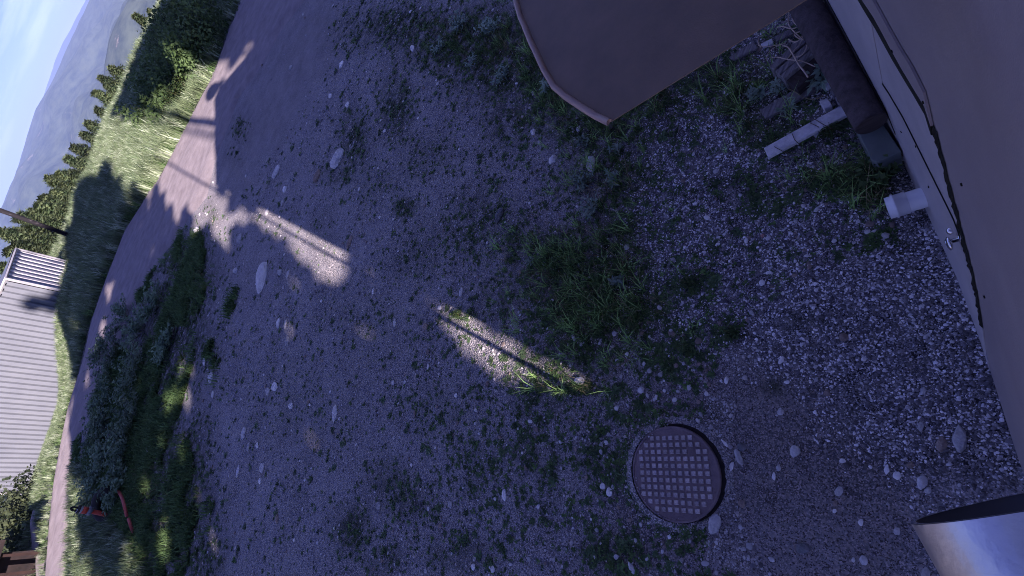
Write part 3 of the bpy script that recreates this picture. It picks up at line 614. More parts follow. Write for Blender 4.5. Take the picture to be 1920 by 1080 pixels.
for i, p in enumerate(hc):
    d = np.array(hc[min(i+1, len(hc)-1)])-np.array(hc[max(i-1, 0)]); d /= np.linalg.norm(d); o = np.cross(d, [0, 0, 1.0]); o = o if o@(cen-p) < 0 else -o
    for t in range(7): a = math.pi*t/6; V.append(p+o*(-.011*math.cos(a)+.004)+np.array([0, 0, .013*math.sin(a)]))
for i in range(len(hc)-1):
    for t in range(6): Fc.append((7*i+t, 7*i+t+1, 7*i+8+t, 7*i+7+t))
Fc += [tuple(range(7)), tuple(range(7*(len(hc)-1), 7*len(hc)))]
mobj('rolled_rim', V, Fc, M['rim'], hood, smooth=True)
# duct
WD3 = np.array([WD[0], WD[1], 0.0]); dax = RM@np.array([-.203, .849, -.488]); dax /= np.linalg.norm(dax)
de = CPOS+ray(1968, 930)*.60; dr = .0965; n = 64
a_ = np.cross(dax, [0, 0, 1.0]); a_ /= np.linalg.norm(a_); b_ = np.cross(dax, a_)
duct = empty('duct', de); tag(duct, 'shiny stainless steel round duct with an open dark end in the lower right corner', 'duct')
def cyl(c0, c1, r): return [c+a_*r*math.cos(2*math.pi*i/n)+b_*r*math.sin(2*math.pi*i/n) for c in (c0, c1) for i in range(n)]
q = [(i, (i+1) % n, n+(i+1) % n, n+i) for i in range(n)]
mobj('pipe_shell', cyl(de, de-dax*1.2, dr), q, M['duct'], duct, smooth=True)
mobj('pipe_lining', cyl(de, de-dax*1.2, dr-.003), [f[::-1] for f in q], M['ductin'], duct, smooth=True)
V = cyl(de+dax*.0005, de+dax*.0005, dr); V = V[:n]+[de+dax*.0005+(p-de-dax*.0005)*(1-.004/dr) for p in V[:n]]; mobj('rim', V, q, M['chrome'], duct)
tube('strap', [de-dax*.5, Wp(.3, de[2]-.1, 0)], .01, M['rail'], duct)

# ------------------------------------------------------------------ things at the wall foot
def n2(px, py, px2, py2, z=0): return np.array(G(px, py, z)), np.array(G(px2, py2, z))
# white outlet pipe
a = np.array(G(1745, 366, .17)); ax = np.array([WN[0], WN[1], 0]); b = np.array(G(1664, 391, .17)); ax = b-a; ln = np.linalg.norm(ax); ax /= ln
def lathe(name, o, ax, prof, mat, parent, n=28, closed=False):
    ax = np.array(ax, float)/np.linalg.norm(ax); u = np.cross(ax, [0, 0, 1.0]); u = u if np.linalg.norm(u) > .1 else np.cross(ax, [1.0, 0, 0]); u /= np.linalg.norm(u); v = np.cross(ax, u)
    V = [np.array(o)+ax*t+(u*math.cos(2*math.pi*i/n)+v*math.sin(2*math.pi*i/n))*r for (t, r) in prof for i in range(n)]
    Fc = [(j*n+i, j*n+(i+1) % n, (j+1)*n+(i+1) % n, (j+1)*n+i) for j in range(len(prof)-1) for i in range(n)]
    if closed: Fc += [tuple(range(n)), tuple(range((len(prof)-1)*n, len(prof)*n))]
    return mobj(name, V, Fc, mat, parent, smooth=True)
pp = empty('outlet_pipe', a); tag(pp, 'white plastic outlet pipe sticking out of the wall foot over the gravel', 'pipe')
R0 = .054; a0 = a-ax*.06
lathe('pipe_body', a0, ax, [(0, R0), (ln*.62+.06, R0)], M['pvc'], pp)
lathe('coupling', a0, ax, [(ln*.52+.06, R0+.001), (ln*.52+.065, R0+.006), (ln*.79+.06, R0+.006), (ln*.80+.06, R0+.011), (ln*.85+.06, R0+.011), (ln*.86+.06, R0+.005), (ln+.06, R0+.005), (ln+.06, R0-.002), (ln*.5, R0-.003)], M['pvc'], pp)
lathe('pipe_inside', a0, ax, [(ln+.05, R0-.004), (ln*.3, R0-.004), (ln*.3, .001)], M['black'], pp)
# tap
q = RW(1806, 447); tb = Wp(q[0], q[1], .012); tp = empty('garden_tap', tb); tag(tp, 'small chrome tap with a round handle on the pale skirt board', 'tap')
lathe('wall_flange', tb-WN3*.004, WN3, [(0, .018), (.006, .018), (.008, .009), (.05, .009), (.052, .0)], M['chrome'], tp, 18)
hc_ = CPOS+ray(1783, 456)*(np.linalg.norm(tb-CPOS)-.01)
tube('spout', [tb+WN3*.03, tb+WN3*.045, (tb+WN3*.05+hc_)/2, hc_], .008, M['chrome'], tp)
lathe('handle', hc_-WN3*.004, WN3, [(0, .012), (.004, .028), (.012, .030), (.018, .02), (.02, .001)], M['chrome'], tp, 20)
q = RW(1793, 430); lathe('knob', Wp(q[0], q[1], .012), WN3, [(0, .014), (.012, .016), (.02, .010), (.022, .001)], M['chrome'], tp, 16)
# small white cap
q = G(1691, 291, .10); wc = empty('white_cap', q); tag(wc, 'small torn white and red wrapper at the end of the grey-green block', 'litter')
V = []; Fc = []
for i in range(6):
    for j in range(6): V.append(q+np.array([(i-2.5)*.012+random.uniform(-.004, .004), (j-2.5)*.012+random.uniform(-.004, .004), random.uniform(-.014, .018)]))
Fc = [(6*i+j, 6*i+j+1, 6*i+7+j, 6*i+6+j) for i in range(5) for j in range(5)]
mobj('wrapper_sheet', V, Fc, M['pvc'], wc); mobj('red_print', [V[q_]+np.array([0, 0, .003]) for q_ in Fc[12]], [(0, 1, 2, 3)], M['red2'], wc)

def block(name, quad_px, z, th, mat, parent=None, zlist=None, j=.0):
    P = [np.array(G(x, y, z if zlist is None else zlist[i])) for i, (x, y) in enumerate(quad_px)]
    bm = bmesh.new(); vb = [bm.verts.new(p-np.array([0, 0, th])) for p in P]; vt = [bm.verts.new(p) for p in P]
    if np.cross(P[1]-P[0], P[2]-P[0])[2] < 0: vb, vt = vb[::-1], vt[::-1]
    bm.faces.new(vt); bm.faces.new(vb[::-1]); k = len(P)
    for i in range(k): bm.faces.new((vb[i], vb[(i+1) % k], vt[(i+1) % k], vt[i]))
    bmesh.ops.bevel(bm, geom=[e for e in bm.edges], offset=min(.003, th*.2), segments=1, affect='EDGES')
    me = bpy.data.meshes.new(name); bm.to_mesh(me); bm.free(); me.materials.append(mat); o = bpy.data.objects.new(name, me); COL.objects.link(o)
    if parent: o.parent = parent; o.matrix_parent_inverse = Matrix.Translation(parent.location).inverted()
    return o
tag(block('concrete_block', [(1596, 218), (1612, 206), (1655, 232), (1690, 284), (1645, 303), (1634, 300)], .20, .22, M['fibre']), 'smooth grey-green block under the cut end of the dark log', 'block')
lg = empty('timber_log', G(1640, 236, .3)); tag(lg, 'thick dark timber log lying along the foot of the wall', 'log')
la = np.array(G(1634, 233, .30)); lb = np.array(G(1522, 32, .30)); lb = lb+(lb-la)*.35; lr = .078
lathe('log_body', la, lb-la, [(0, .001), (0, lr*.97), (.01, lr), (np.linalg.norm(lb-la), lr*1.15)], M['log'], lg, 26)
lathe('cut_end', la-(lb-la)/np.linalg.norm(lb-la)*.002, lb-la, [(0, .001), (0, lr*.94)], M['wood_dark'], lg, 26)
for i, t in enumerate((.3, .8)): 
    c = la*(1-t)+lb*t; tag(block('log_support', [tuple(float(v[0]) for v in proj(c+np.array([dx, dy, -.3+.21]))) for dx, dy in ((-.05, -.05), (.05, -.05), (.05, .05), (-.05, .05))], .21, .22, M['wood_dark']), ('squared dark wood block propping the log near its cut end', 'squared dark wood block propping the log at the top edge')[i], 'block')

def board(pts, z, th, mat, label, name='board'):
    o = block(name, pts, z, th, mat); tag(o, label, 'board'); o['group'] = 'loose boards beside the dark log'; return o
board([(1432, 277), (1440, 295), (1597, 210), (1586, 192)], .075, .03, M['wood_pale'], 'long pale board with dark twigs across it, lying towards the log')
board([(1424, 206), (1435, 222), (1537, 163), (1523, 148)], .05, .03, M['wood_grey'], 'weathered grey board half hidden by silvery weeds, above the pale board')
tb_ = empty('timber_bundle', G(1500, 110, .12)); tag(tb_, 'stack of dark squared timbers under the tangled twine', 'timber stack')
block('timber', [(1442, 124), (1450, 131), (1512, 78), (1502, 70)], .16, .14, M['wood_grey'], tb_)
block('timber', [(1453, 134), (1461, 140), (1527, 84), (1516, 78)], .17, .15, M['wood_grey'], tb_)
block('timber', [(1462, 141), (1470, 147), (1536, 92), (1528, 85)], .165, .15, M['wood_grey'], tb_)
block('timber', [(1471, 148), (1494, 166), (1552, 118), (1532, 98)], .13, .12, M['wood_dark'], tb_)
board([(1366, 107), (1375, 112), (1421, 90), (1413, 77)], .04, .02, M['wood_grey'], 'short grey broken board just below the canopy edge')
board([(1426, 82), (1431, 89), (1450, 80), (1447, 71)], .05, .02, M['wood_pale'], 'tiny pale splintered board between two grey ones near the canopy')
board([(1452, 68), (1456, 78), (1488, 62), (1480, 54)], .05, .02, M['wood_grey'], 'short grey board end under the looped twine at the top edge')
board([(1541, 152), (1548, 163), (1564, 152), (1557, 142)], .10, .05, M['wood_pale'], 'small pale block of wood touching the log, topmost of the short pieces')
board([(1556, 168), (1563, 180), (1580, 168), (1572, 158)], .08, .04, M['wood_grey'], 'small grey wood end beside the log, between the pale block and the split one')
board([(1536, 190), (1545, 205), (1560, 197), (1551, 183)], .06, .05, M['wood_pale'], 'small split wood block lying left of the log end')
board([(1565, 182), (1572, 194), (1592, 184), (1584, 172)], .12, .04, M['wood_grey'], 'short grey slat wedged under the log beside the long pale board')
def z4(l, z=.2): return [G(1340+a/6, 30+b/6, z+zz) for a, b, zz in [(p[0], p[1], p[2] if len(p) > 2 else 0) for p in l]]
def smooth_pts(P, n=6):
    P = [np.array(p) for p in P]; out = []
    for i in range(len(P)-1):
        p0, p1, p2, p3 = P[max(i-1, 0)], P[i], P[i+1], P[min(i+2, len(P)-1)]
        for k in range(n):
            t = k/n; out.append(.5*((2*p1)+(-p0+p2)*t+(2*p0-5*p1+4*p2-p3)*t*t+(-p0+3*p1-3*p2+p3)*t**3))
    return out+[P[-1]]
tw = empty('tangled_twine', G(1495, 70, .2)); tag(tw, 'tangle of pale twine looping over the dark timbers at the top edge', 'twine')
for l, r in (([(835, -40), (830, 80), (870, 150), (930, 210), (1000, 270)], .0028), ([(700, 130), (760, 118), (830, 135), (890, 140), (940, 115)], .0028), ([(920, 185), (985, 180), (1045, 250), (1035, 350), (985, 435), (910, 462)], .0025),
             ([(1000, 190), (965, 260), (900, 292), (830, 262)], .0028), ([(520, 350), (490, 300), (500, 240), (540, 222)], .0022), ([(490, 330), (590, 345), (680, 330), (760, 320)], .0018), ([(870, 20), (900, 80), (950, 120)], .0028), ([(920, 180), (900, 210), (960, 260), (990, 240)], .0025),
             ([(985, 250), (960, 310), (890, 390), (820, 480)], .0018), ([(580, 500), (600, 420), (680, 350), (800, 300)], .0015)):
    tube('strand', smooth_pts(z4(l, .24)), r*1.5, M['twine'], tw, 6)
def single(name, l, r, mat, label, cat, z=.2):
    o = tube(name, smooth_pts(z4(l, z)), r, mat, None, 6); tag(o, label, cat)
single('dry_root', [(765, 330), (830, 355), (880, 430), (950, 550), (1020, 640), (1050, 690)], .005, M['twine'], 'thick pale dried root crossing the dark timbers', 'root', .22)
single('dry_stalk', [(630, 475), (700, 462), (830, 490), (950, 500), (1030, 525), (1130, 570)], .0035, M['twine'], 'straight pale stalk lying across the ends of the timbers', 'stalk', .21)
single('dry_stalk', [(830, 820), (900, 850), (980, 905), (1080, 937), (1180, 920), (1230, 875)], .0025, M['grass_dry'], 'thin curved dry stalk sagging above the weathered grey board', 'stalk', .10)
for i, l in enumerate(([(1452, 275), (1470, 285), (1483, 288)], [(1525, 222), (1545, 234), (1560, 242)], [(1518, 230), (1535, 238)], [(1485, 250), (1490, 262), (1498, 270)])):
    o = tube('twig', [G(x, y, .082) for x, y in l], .0022, M['bark'], None, 5); tag(o, ('black twig across the outer end of the long pale board', 'longest black twig across the inner half of the long pale board', 'short black twig just beside the longest one on the pale board', 'short bent twig in the middle of the long pale board')[i], 'twig')

# ------------------------------------------------------------------ access cover with raised studs
cc = np.array(G(1263, 887, .0)); mh = empty('access_cover', (cc[0], cc[1], 0)); tag(mh, 'round rusty brown access cover with rows of small raised square studs, set in the dirt', 'cover')
e1 = np.array(G(1338, 890))-cc; e2 = np.array(G(1265, 981))-cc; e1[2] = e2[2] = 0
r1 = .286; u1 = e1/np.linalg.norm(e1); u2 = np.array([-u1[1], u1[0], 0])
ztop = .048; n = 72
cc3 = np.array([cc[0], cc[1], 0]); cc3 = np.array(G(1263, 887, ztop)); cc3[2] = 0
def rg(r, z): return [cc3+(u1*math.cos(2*math.pi*i/n)+u2*math.sin(2*math.pi*i/n))*r+np.array([0, 0, z]) for i in range(n)]
V = rg(r1, -.05)+rg(r1, ztop-.006)+rg(r1-.005, ztop)+rg(r1-.013, ztop)+rg(r1-.015, ztop-.004)
Fc = [(j*n+i, j*n+(i+1) % n, (j+1)*n+(i+1) % n, (j+1)*n+i) for j in range(4) for i in range(n)]+[tuple(range(4*n, 5*n))]
mobj('cover_plate', V, Fc, M['iron'], mh)
def rgv(r, f): 
    out = rg(r, 0)
    for i, p in enumerate(out): c_ = -math.cos(2*math.pi*i/n-.25); p[2] = f(sstep(-.35, .75, c_), i)
    return out
V = rgv(r1+.004, lambda t, i: ztop*(.30+.74*t)+random.uniform(-.003, .003))+rgv(r1+.034, lambda t, i: ztop*(.62+.30*t)+random.uniform(-.003, .003))+rgv(r1+.10, lambda t, i: -.03); mobj('dirt_collar', V, [(j*n+i, j*n+(i+1) % n, (j+1)*n+(i+1) % n, (j+1)*n+i) for j in range(2) for i in range(n)], M['black'] if False else M['ground'], mh, smooth=True)
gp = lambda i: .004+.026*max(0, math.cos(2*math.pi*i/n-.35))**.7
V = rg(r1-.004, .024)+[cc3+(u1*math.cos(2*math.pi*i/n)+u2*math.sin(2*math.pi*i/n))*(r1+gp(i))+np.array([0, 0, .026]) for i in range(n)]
mobj('seat_gap_shade', V, [(i, (i+1) % n, n+(i+1) % n, n+i) for i in range(n)], M['gap_shade'], mh)  # shadow in the gap beside the cover, put in as a dark ring
hx = np.array(G(1364, 890, ztop))-np.array(G(1164, 886, ztop)); hx[2] = 0; hx /= np.linalg.norm(hx); hy = np.array([-hx[1], hx[0], 0])
stm = None; sp = .0425; hs = .0135
for i in range(-7, 8):
    for j in range(-7, 8):
        c = hx*i*sp+hy*(j+.0)*sp
        if np.linalg.norm(c) > r1-.032: continue
        if i == 3 and j == 3: continue
        if stm is None:
            V = []
            for z, q_ in ((ztop-.006, hs), (ztop+.001, hs), (ztop+.004, hs-.003)):
                V += [(hx*a+hy*b)*q_+np.array([0, 0, z]) for a, b in ((-1, -1), (1, -1), (1, 1), (-1, 1))]
            Fc = [(4*k+m, 4*k+(m+1) % 4, 4*k+4+(m+1) % 4, 4*k+4+m) for k in (0, 1) for m in range(4)]+[(8, 9, 10, 11)]
            o = mobj('stud', V, Fc, M['stud']); stm = o
        else: o = stm.copy(); COL.objects.link(o)
        o.parent = mh; p = cc3+c; mh_l = mh.location; o.location = (p[0]-mh_l[0], p[1]-mh_l[1], 0)

th_ = rng.uniform(0, 2*math.pi, 1400); rr_ = r1+rng.uniform(-.035, .12, 1400); cl_ = -np.cos(th_-.25)
kk_ = (cl_ > -.2) & (rng.random(1400) < np.where(rr_ < r1, .45*(cl_ > .2), 1)); th_ = th_[kk_]; rr_ = rr_[kk_]; cl_ = cl_[kk_]
Pz = np.where(rr_ < r1, ztop, np.interp(rr_-r1, [0, .034, .10], [ztop*.8, ztop*.75, 0])); Pc = cc3[None, :]+np.c_[np.cos(th_)[:, None]*u1[None, :]+np.sin(th_)[:, None]*u2[None, :]]*rr_[:, None]; Pc[:, 2] = Pz
s_ = rng.lognormal(math.log(.008), .4, len(Pc)).clip(.004, .02); a_g = rocks_params(Pc, s_); scatter('grit_round_cover', cP, a_g[0], a_g[1], a_g[2], nproto=4)
kk_ = (rr_ > r1+.01) & (rng.random(len(rr_)) < .25); scatter('weeds_round_cover', cMo, Pc[kk_], rng.uniform(.4, .8, kk_.sum()), th_[kk_])

# ------------------------------------------------------------------ separate stones
def rock(px, py, wpx, hpx, ang, mat, label, flat=.5, sub=3, seed=None):
    c = Gh(px, py); a = rad(ang); ux, uy = math.cos(a), math.sin(a)
    A = (np.array(G(px+ux*wpx/2, py+uy*wpx/2))-np.array(G(px-ux*wpx/2, py-uy*wpx/2)))/2; B = (np.array(G(px-uy*hpx/2, py+ux*hpx/2))-np.array(G(px+uy*hpx/2, py-ux*hpx/2)))/2
    dist = math.hypot(c[0], c[1]); ur = np.array([c[0], c[1], 0])/dist; kr = 1/(1+.42*dist/CAM_H)
    A = A-ur*(A@ur)*(1-kr); B = B-ur*(B@ur)*(1-kr); la_, lb_ = np.linalg.norm(A), np.linalg.norm(B)
    k = 1/(1+dist*.06)
    if la_ > 3*lb_: A *= 3*lb_/la_
    if lb_ > 3*la_: B *= 3*la_/lb_
    hgt_ = min(np.linalg.norm(A), np.linalg.norm(B))*flat*2*.75
    rs = random.Random(int(px*31+py)); off = [rs.uniform(-50, 50) for _ in range(3)]
    bm = bmesh.new(); bmesh.ops.create_icosphere(bm, subdivisions=sub, radius=1)
    from mathutils import noise
    cuts = [Vector((rs.uniform(-1, 1), rs.uniform(-1, 1), rs.uniform(-.3, 1))).normalized() for _ in range(6)]
    for v in bm.verts:
        d = v.co.normalized(); q_ = 1+.20*noise.noise(d*1.4+Vector(off))+.07*noise.noise(d*4+Vector(off))
        for cn in cuts:
            t = d.dot(cn)
            if t*q_ > .80: q_ = .80/t
        p = d*q_; v.co = Vector((A[0]*p.x+B[0]*p.y, A[1]*p.x+B[1]*p.y, hgt_*p.z))
    me = bpy.data.meshes.new('stone'); bm.to_mesh(me); bm.free(); me.materials.append(mat); me.polygons.foreach_set('use_smooth', [True]*len(me.polygons)); me.set_sharp_from_angle(angle=rad(28))
    o = bpy.data.objects.new('stone', me); COL.objects.link(o); o.location = (c[0], c[1], c[2]+hgt_*.35)
    tag(o, label, 'stone', 'stones lying about the yard'); return o
a, b, wh, dk, pk = M['stone_a'], M['stone_b'], M['stone_w'], M['stone_d'], M['stone_p']
ROCKS = [
 (1799, 822, 28, 55, 0, a, 'largest grey cobble, upright oval, on the gravel near the wall foot'), (1766, 832, 23, 30, 0, b, 'brownish cobble touching the left of the largest grey cobble'),
 (1729, 905, 21, 28, 0, a, 'rounded grey cobble above the mouth of the steel duct'), (1740, 919, 15, 14, 20, a, 'small stone tucked against the rounded cobble above the duct'),
 (1682, 892, 18, 17, 0, wh, 'pale blocky stone left of the rounded cobble above the duct'), (1663, 880, 11, 20, 0, wh, 'narrow pale stone beside the pale blocky one'),
 (1708, 872, 18, 14, 0, b, 'low dull stone between the brown cobble and the pale blocky stone'),
 (1573, 921, 20, 18, -30, a, 'angular grey stone alone in the dirt right of the cover'), (1566, 944, 10, 12, 0, b, 'small brownish stone just under the angular grey one'), (1565, 958, 8, 10, 0, wh, 'tiny white stone lowest in the row right of the cover'),
 (1491, 846, 21, 24, 0, a, 'round blue-grey stone up and right of the cover'), (1580, 864, 14, 10, 0, wh, 'flat pale stone right of the round blue-grey one'), (1460, 877, 11, 13, 0, a, 'small grey stone left below the round blue-grey one'), (1451, 893, 8, 16, 0, wh, 'slim white stone beneath the small grey one'),
 (1614, 979, 12, 13, 0, wh, 'small white stone in the dirt between cover and duct'), (1682, 996, 14, 16, 0, a, 'lone grey stone left of the duct'), (1619, 1051, 16, 20, 0, a, 'grey stone near the bottom edge left of the duct'), (1600, 1050, 7, 11, 0, wh, 'slim pale stone beside the grey one at the bottom edge'),
 (1505, 1028, 30, 20, 0, dk, 'flat dark slab half buried in the dirt near the bottom edge'), (1736, 1074, 20, 24, 0, a, 'stone cut by the bottom edge beside the duct'), (1447, 1049, 16, 9, 30, a, 'low flat stone left of the half buried dark slab'),
 (1582, 632, 18, 18, 0, b, 'round brown stone in the middle of the grey gravel'), (1620, 673, 12, 11, 20, wh, 'small white stone below the round brown one on the gravel'), (1731, 733, 12, 15, 0, a, 'wedge shaped grey stone on the gravel nearest the wall'),
 (1551, 737, 14, 14, 30, b, 'pinkish brown stone at the edge of the gravel'), (1464, 772, 14, 15, 0, a, 'grey stone in the dirt above the round blue-grey one'), (1465, 676, 10, 18, 25, wh, 'small pale wedge stone at the lower border of the gravel'), (1476, 717, 13, 8, 0, wh, 'flat oval white stone under the pale wedge'),
 (1726, 800, 14, 20, 0, a, 'dull grey stone half sunk left of the largest cobble'), (1531, 712, 9, 10, 0, a, 'tiny grey stone above the pinkish brown one'),
 (1359, 831, 22, 6, 45, wh, 'thin white splinter of stone right of the cover'), (1351, 850, 18, 12, -30, a, 'flat shard touching the rim of the cover at the right'), (1386, 858, 14, 34, -25, a, 'long flat shard, largest of the cluster right of the cover'), (1391, 838, 20, 14, 20, dk, 'darker shard at the top of the cluster right of the cover'), (1371, 877, 10, 22, 25, wh, 'white pointed shard at the bottom of the cluster right of the cover'),
 (1341, 981, 26, 44, 15, a, 'big flat pale grey stone below right of the cover'), (1318, 988, 10, 11, 0, a, 'small round stone left of the big flat one'), (1389, 988, 10, 10, 0, a, 'small grey stone right of the big flat one'), (1391, 944, 16, 16, 0, b, 'dull brown round stone right of the cover rim'),
 (1185, 1065, 13, 27, -25, a, 'curved long stone at the bottom edge below the cover'), (1143, 922, 14, 19, 0, wh, 'pale ragged stone left of the cover in dark weeds'), (1256, 1005, 9, 14, 20, wh, 'narrow pale stone under the cover'),
 (1203, 732, 15, 15, 0, wh, 'white stone above the cover among weeds'), (1231, 745, 7, 10, 0, wh, 'tiny white stone right of the white one above the cover'), (1362, 713, 10, 14, 10, wh, 'upright white stone at the dirt edge of the gravel'), (1325, 738, 9, 10, 0, wh, 'small bright stone left under the upright white one'),
 (1176, 665, 10, 11, 0, wh, 'small pale stone at the left tip of the gravel'), (1208, 682, 7, 9, 0, wh, 'lower of the two little pale stones by the gravel tip'), (1088, 714, 28, 16, 15, wh, 'striped pale stone at the lit end of the long sun streak'),
 (1038, 300, 17, 20, 20, wh, 'pale folded looking stone left of the silvery weeds'), (1110, 308, 20, 42, -20, a, 'pointed blue-grey stone above the silvery weeds'), (1085, 243, 9, 15, 0, wh, 'pale stone left below the tip of the canopy'), (1103, 229, 8, 8, 0, wh, 'tiny round stone nearest the tip of the canopy'), (1000, 248, 11, 14, 0, wh, 'pale stone in bare dirt left of the canopy tip'),
 (1430, 442, 9, 8, 0, pk, 'single pink pebble on the grey gravel'), (1566, 326, 8, 8, 0, a, 'small stone beside the long pale board on the gravel'), (937, 405, 17, 34, 10, dk, 'flat slate slab in the dirt left of the grassy clump'),
 (494, 521, 22, 62, 3, wh, 'biggest pale slab, long and upright, near the sunlit patch'), (635, 298, 20, 46, 30, a, 'large pale slanted stone in the upper left of the yard'), (519, 323, 10, 30, 25, a, 'long thin pale stone left of the large slanted one'), (596, 331, 12, 28, 15, b, 'brown cracked stone between the two slanted pale ones'), (620, 180, 7, 10, 0, wh, 'tiny pale stone under the two bright ones at the top'),
 (535, 355, 8, 14, 0, wh, 'small bright oval stone below the thin slanted one'), (531, 381, 8, 13, 0, a, 'small bluish stone directly under the bright oval'), (502, 397, 8, 17, 5, a, 'narrow stone touching the top of the sunlit patch'), (546, 128, 6, 12, 30, a, 'slim grey stone in the sandy upper left'), (641, 122, 8, 18, 5, wh, 'bright upright stone near the top edge'), (653, 197, 8, 13, 0, wh, 'bright small stone below the upright one near the top edge'), (775, 92, 10, 15, -20, wh, 'pale stone in the weeds at the top edge'),
 (629, 776, 12, 35, 0, wh, 'upright pale stone alone in the middle of the dirt'), (540, 641, 9, 22, 0, a, 'upright grey stone left of the middle, third below the slab'), (523, 606, 8, 22, 5, wh, 'pale upright stone, left one of a pair below the slab'), (536, 608, 6, 20, 0, a, 'grey upright stone, right one of a pair below the slab'), (517, 725, 13, 19, 0, wh, 'rounded triangular pale stone below the pairs'), (504, 735, 10, 18, 0, a, 'bluish stone leaning on the rounded triangular one'), (547, 761, 11, 13, 0, wh, 'small white stone between the triangular and the upright pale stones'),
 (493, 877, 11, 20, 0, a, 'bluish oval stone in the lower left of the dirt'), (458, 812, 9, 26, 10, a, 'tapered grey stone left of the bluish oval'), (447, 884, 7, 24, 8, a, 'slim tapered stone, lowest of three on the left'), (467, 838, 6, 22, 3, a, 'very thin grey stone under the tapered one'), (483, 835, 6, 12, 10, wh, 'small bright stone right of the very thin one'), (488, 902, 6, 12, 8, wh, 'tiny bright stone below the bluish oval'),
 (397, 708, 10, 24, 12, wh, 'pale leaf shaped stone near the dark shrubs'), (385, 677, 7, 18, 0, wh, 'pale pointed stone above the leaf shaped one'), (400, 739, 6, 14, 8, wh, 'tiny pale stone below the leaf shaped one'), (371, 433, 13, 15, 10, wh, 'bright stone on the verge at the road edge'), (444, 508, 10, 12, 0, a, 'round grey stone left of the biggest slab'), (527, 511, 11, 13, 0, a, 'round bluish stone right of the biggest slab'), (451, 448, 10, 22, 5, a, 'bluish stone in the shade left of the sunlit patch'), (541, 514, 7, 18, 15, a, 'thin grey stone right of the round bluish one'),
 (656, 455, 9, 28, 18, b, 'brownish slab sunk in the dirt right of the sunlit patch'), (700, 547, 5, 15, 0, wh, 'thin white stone below the right end of the sunlit patch'), (803, 660, 9, 13, 10, b, 'small tan stone at the dim left side of the second sun streak'), (798, 613, 13, 14, 0, b, 'flat tan stone above the small tan one in the sun streak'), (803, 688, 6, 11, 0, wh, 'slim white stone under the small tan one'), (825, 577, 10, 9, 20, wh, 'bright stone at the upper tip of the second sun streak'),
 (741, 605, 7, 16, 0, a, 'slim grey upright stone left of the flat tan one'), (865, 548, 8, 20, 5, a, 'grey upright stone above the second sun streak'), (711, 948, 12, 16, 0, a, 'round grey stone in the lower middle of the dirt'), (946, 928, 11, 24, -5, wh, 'pale ragged upright stone in weeds left of the cover'), (845, 946, 10, 14, 0, a, 'grey stone left of the pale ragged one'), (826, 987, 8, 12, 0, b, 'reddish small stone in the lower middle'), (281, 842, 11, 17, -10, wh, 'pale stone among weeds left of the dirt yard'), (260, 847, 6, 9, 0, wh, 'tiny pale stone left of the one among weeds'), (520, 972, 7, 20, 0, b, 'slim tan stone in the lower left'), (914, 720, 9, 13, 0, b, 'dull stone below the second sun streak'), (856, 741, 8, 9, 10, wh, 'small pale stone left below the second sun streak'), (1073, 970, 5, 5, 0, wh, 'tiny white stone far below the sun streak'), (888, 1063, 10, 14, 0, wh, 'pale stone on the bottom edge'), (778, 775, 5, 22, 0, b, 'thin splinter of wood coloured stone in the middle'),
]
for r_ in ROCKS: rock(*r_)

# ------------------------------------------------------------------ leafy plants
def plant(px, py, h, R, nst, leaf_l, leaf_w, mat, label, nl=9, cat='weed', name='leafy_weed', group='weeds growing in the yard', P0=None):
    c = Gh(px, py) if P0 is None else np.array(P0); root = empty(name, c); tag(root, label, cat, group); V = []; Fc = []; SV = []; SF = []
    for i in range(nst):
        a = random.uniform(0, 2*math.pi); rr = R*math.sqrt(random.random()); tip = np.array([rr*math.cos(a), rr*math.sin(a), h*random.uniform(.55, 1)]); b0 = np.array([rr*.25*math.cos(a), rr*.25*math.sin(a), 0])
        k = len(SV); w_ = .003*max(1, h/.3)
        for t in (0, .5, 1):
            p = b0+(tip-b0)*t; p[2] = tip[2]*t**.8; SV += [c+p+np.array([w_, 0, 0])*(1-t*.6), c+p-np.array([w_, 0, 0])*(1-t*.6)+np.array([0, w_, 0])]
        SF += [(k, k+1, k+3, k+2), (k+2, k+3, k+5, k+4)]
        for j in range(nl):
            t = random.uniform(.25, 1.05); p = b0+(tip-b0)*t; p[2] = tip[2]*min(t, 1)**.8; g = random.uniform(0, 6.28); el = random.uniform(-.1, .9); l = leaf_l*random.uniform(.6, 1.1)
            d = np.array([math.cos(g)*math.cos(el), math.sin(g)*math.cos(el), math.sin(el)]); s_ = np.array([-math.sin(g), math.cos(g), random.uniform(-.3, .3)]); q_ = len(V)
            dr_ = np.array([0, 0, -l*.25]); V += [c+p, c+p+d*l*.45+s_*leaf_w, c+p+d*l+dr_, c+p+d*l*.45-s_*leaf_w]; Fc.append((q_, q_+1, q_+2, q_+3))
    mesh_fast('foliage', V, Fc, mat, root); mesh_fast('stems', SV, SF, M['stem'], root); return root
SV_, GV_ = M['leaf_silver'], M['leaf_green']
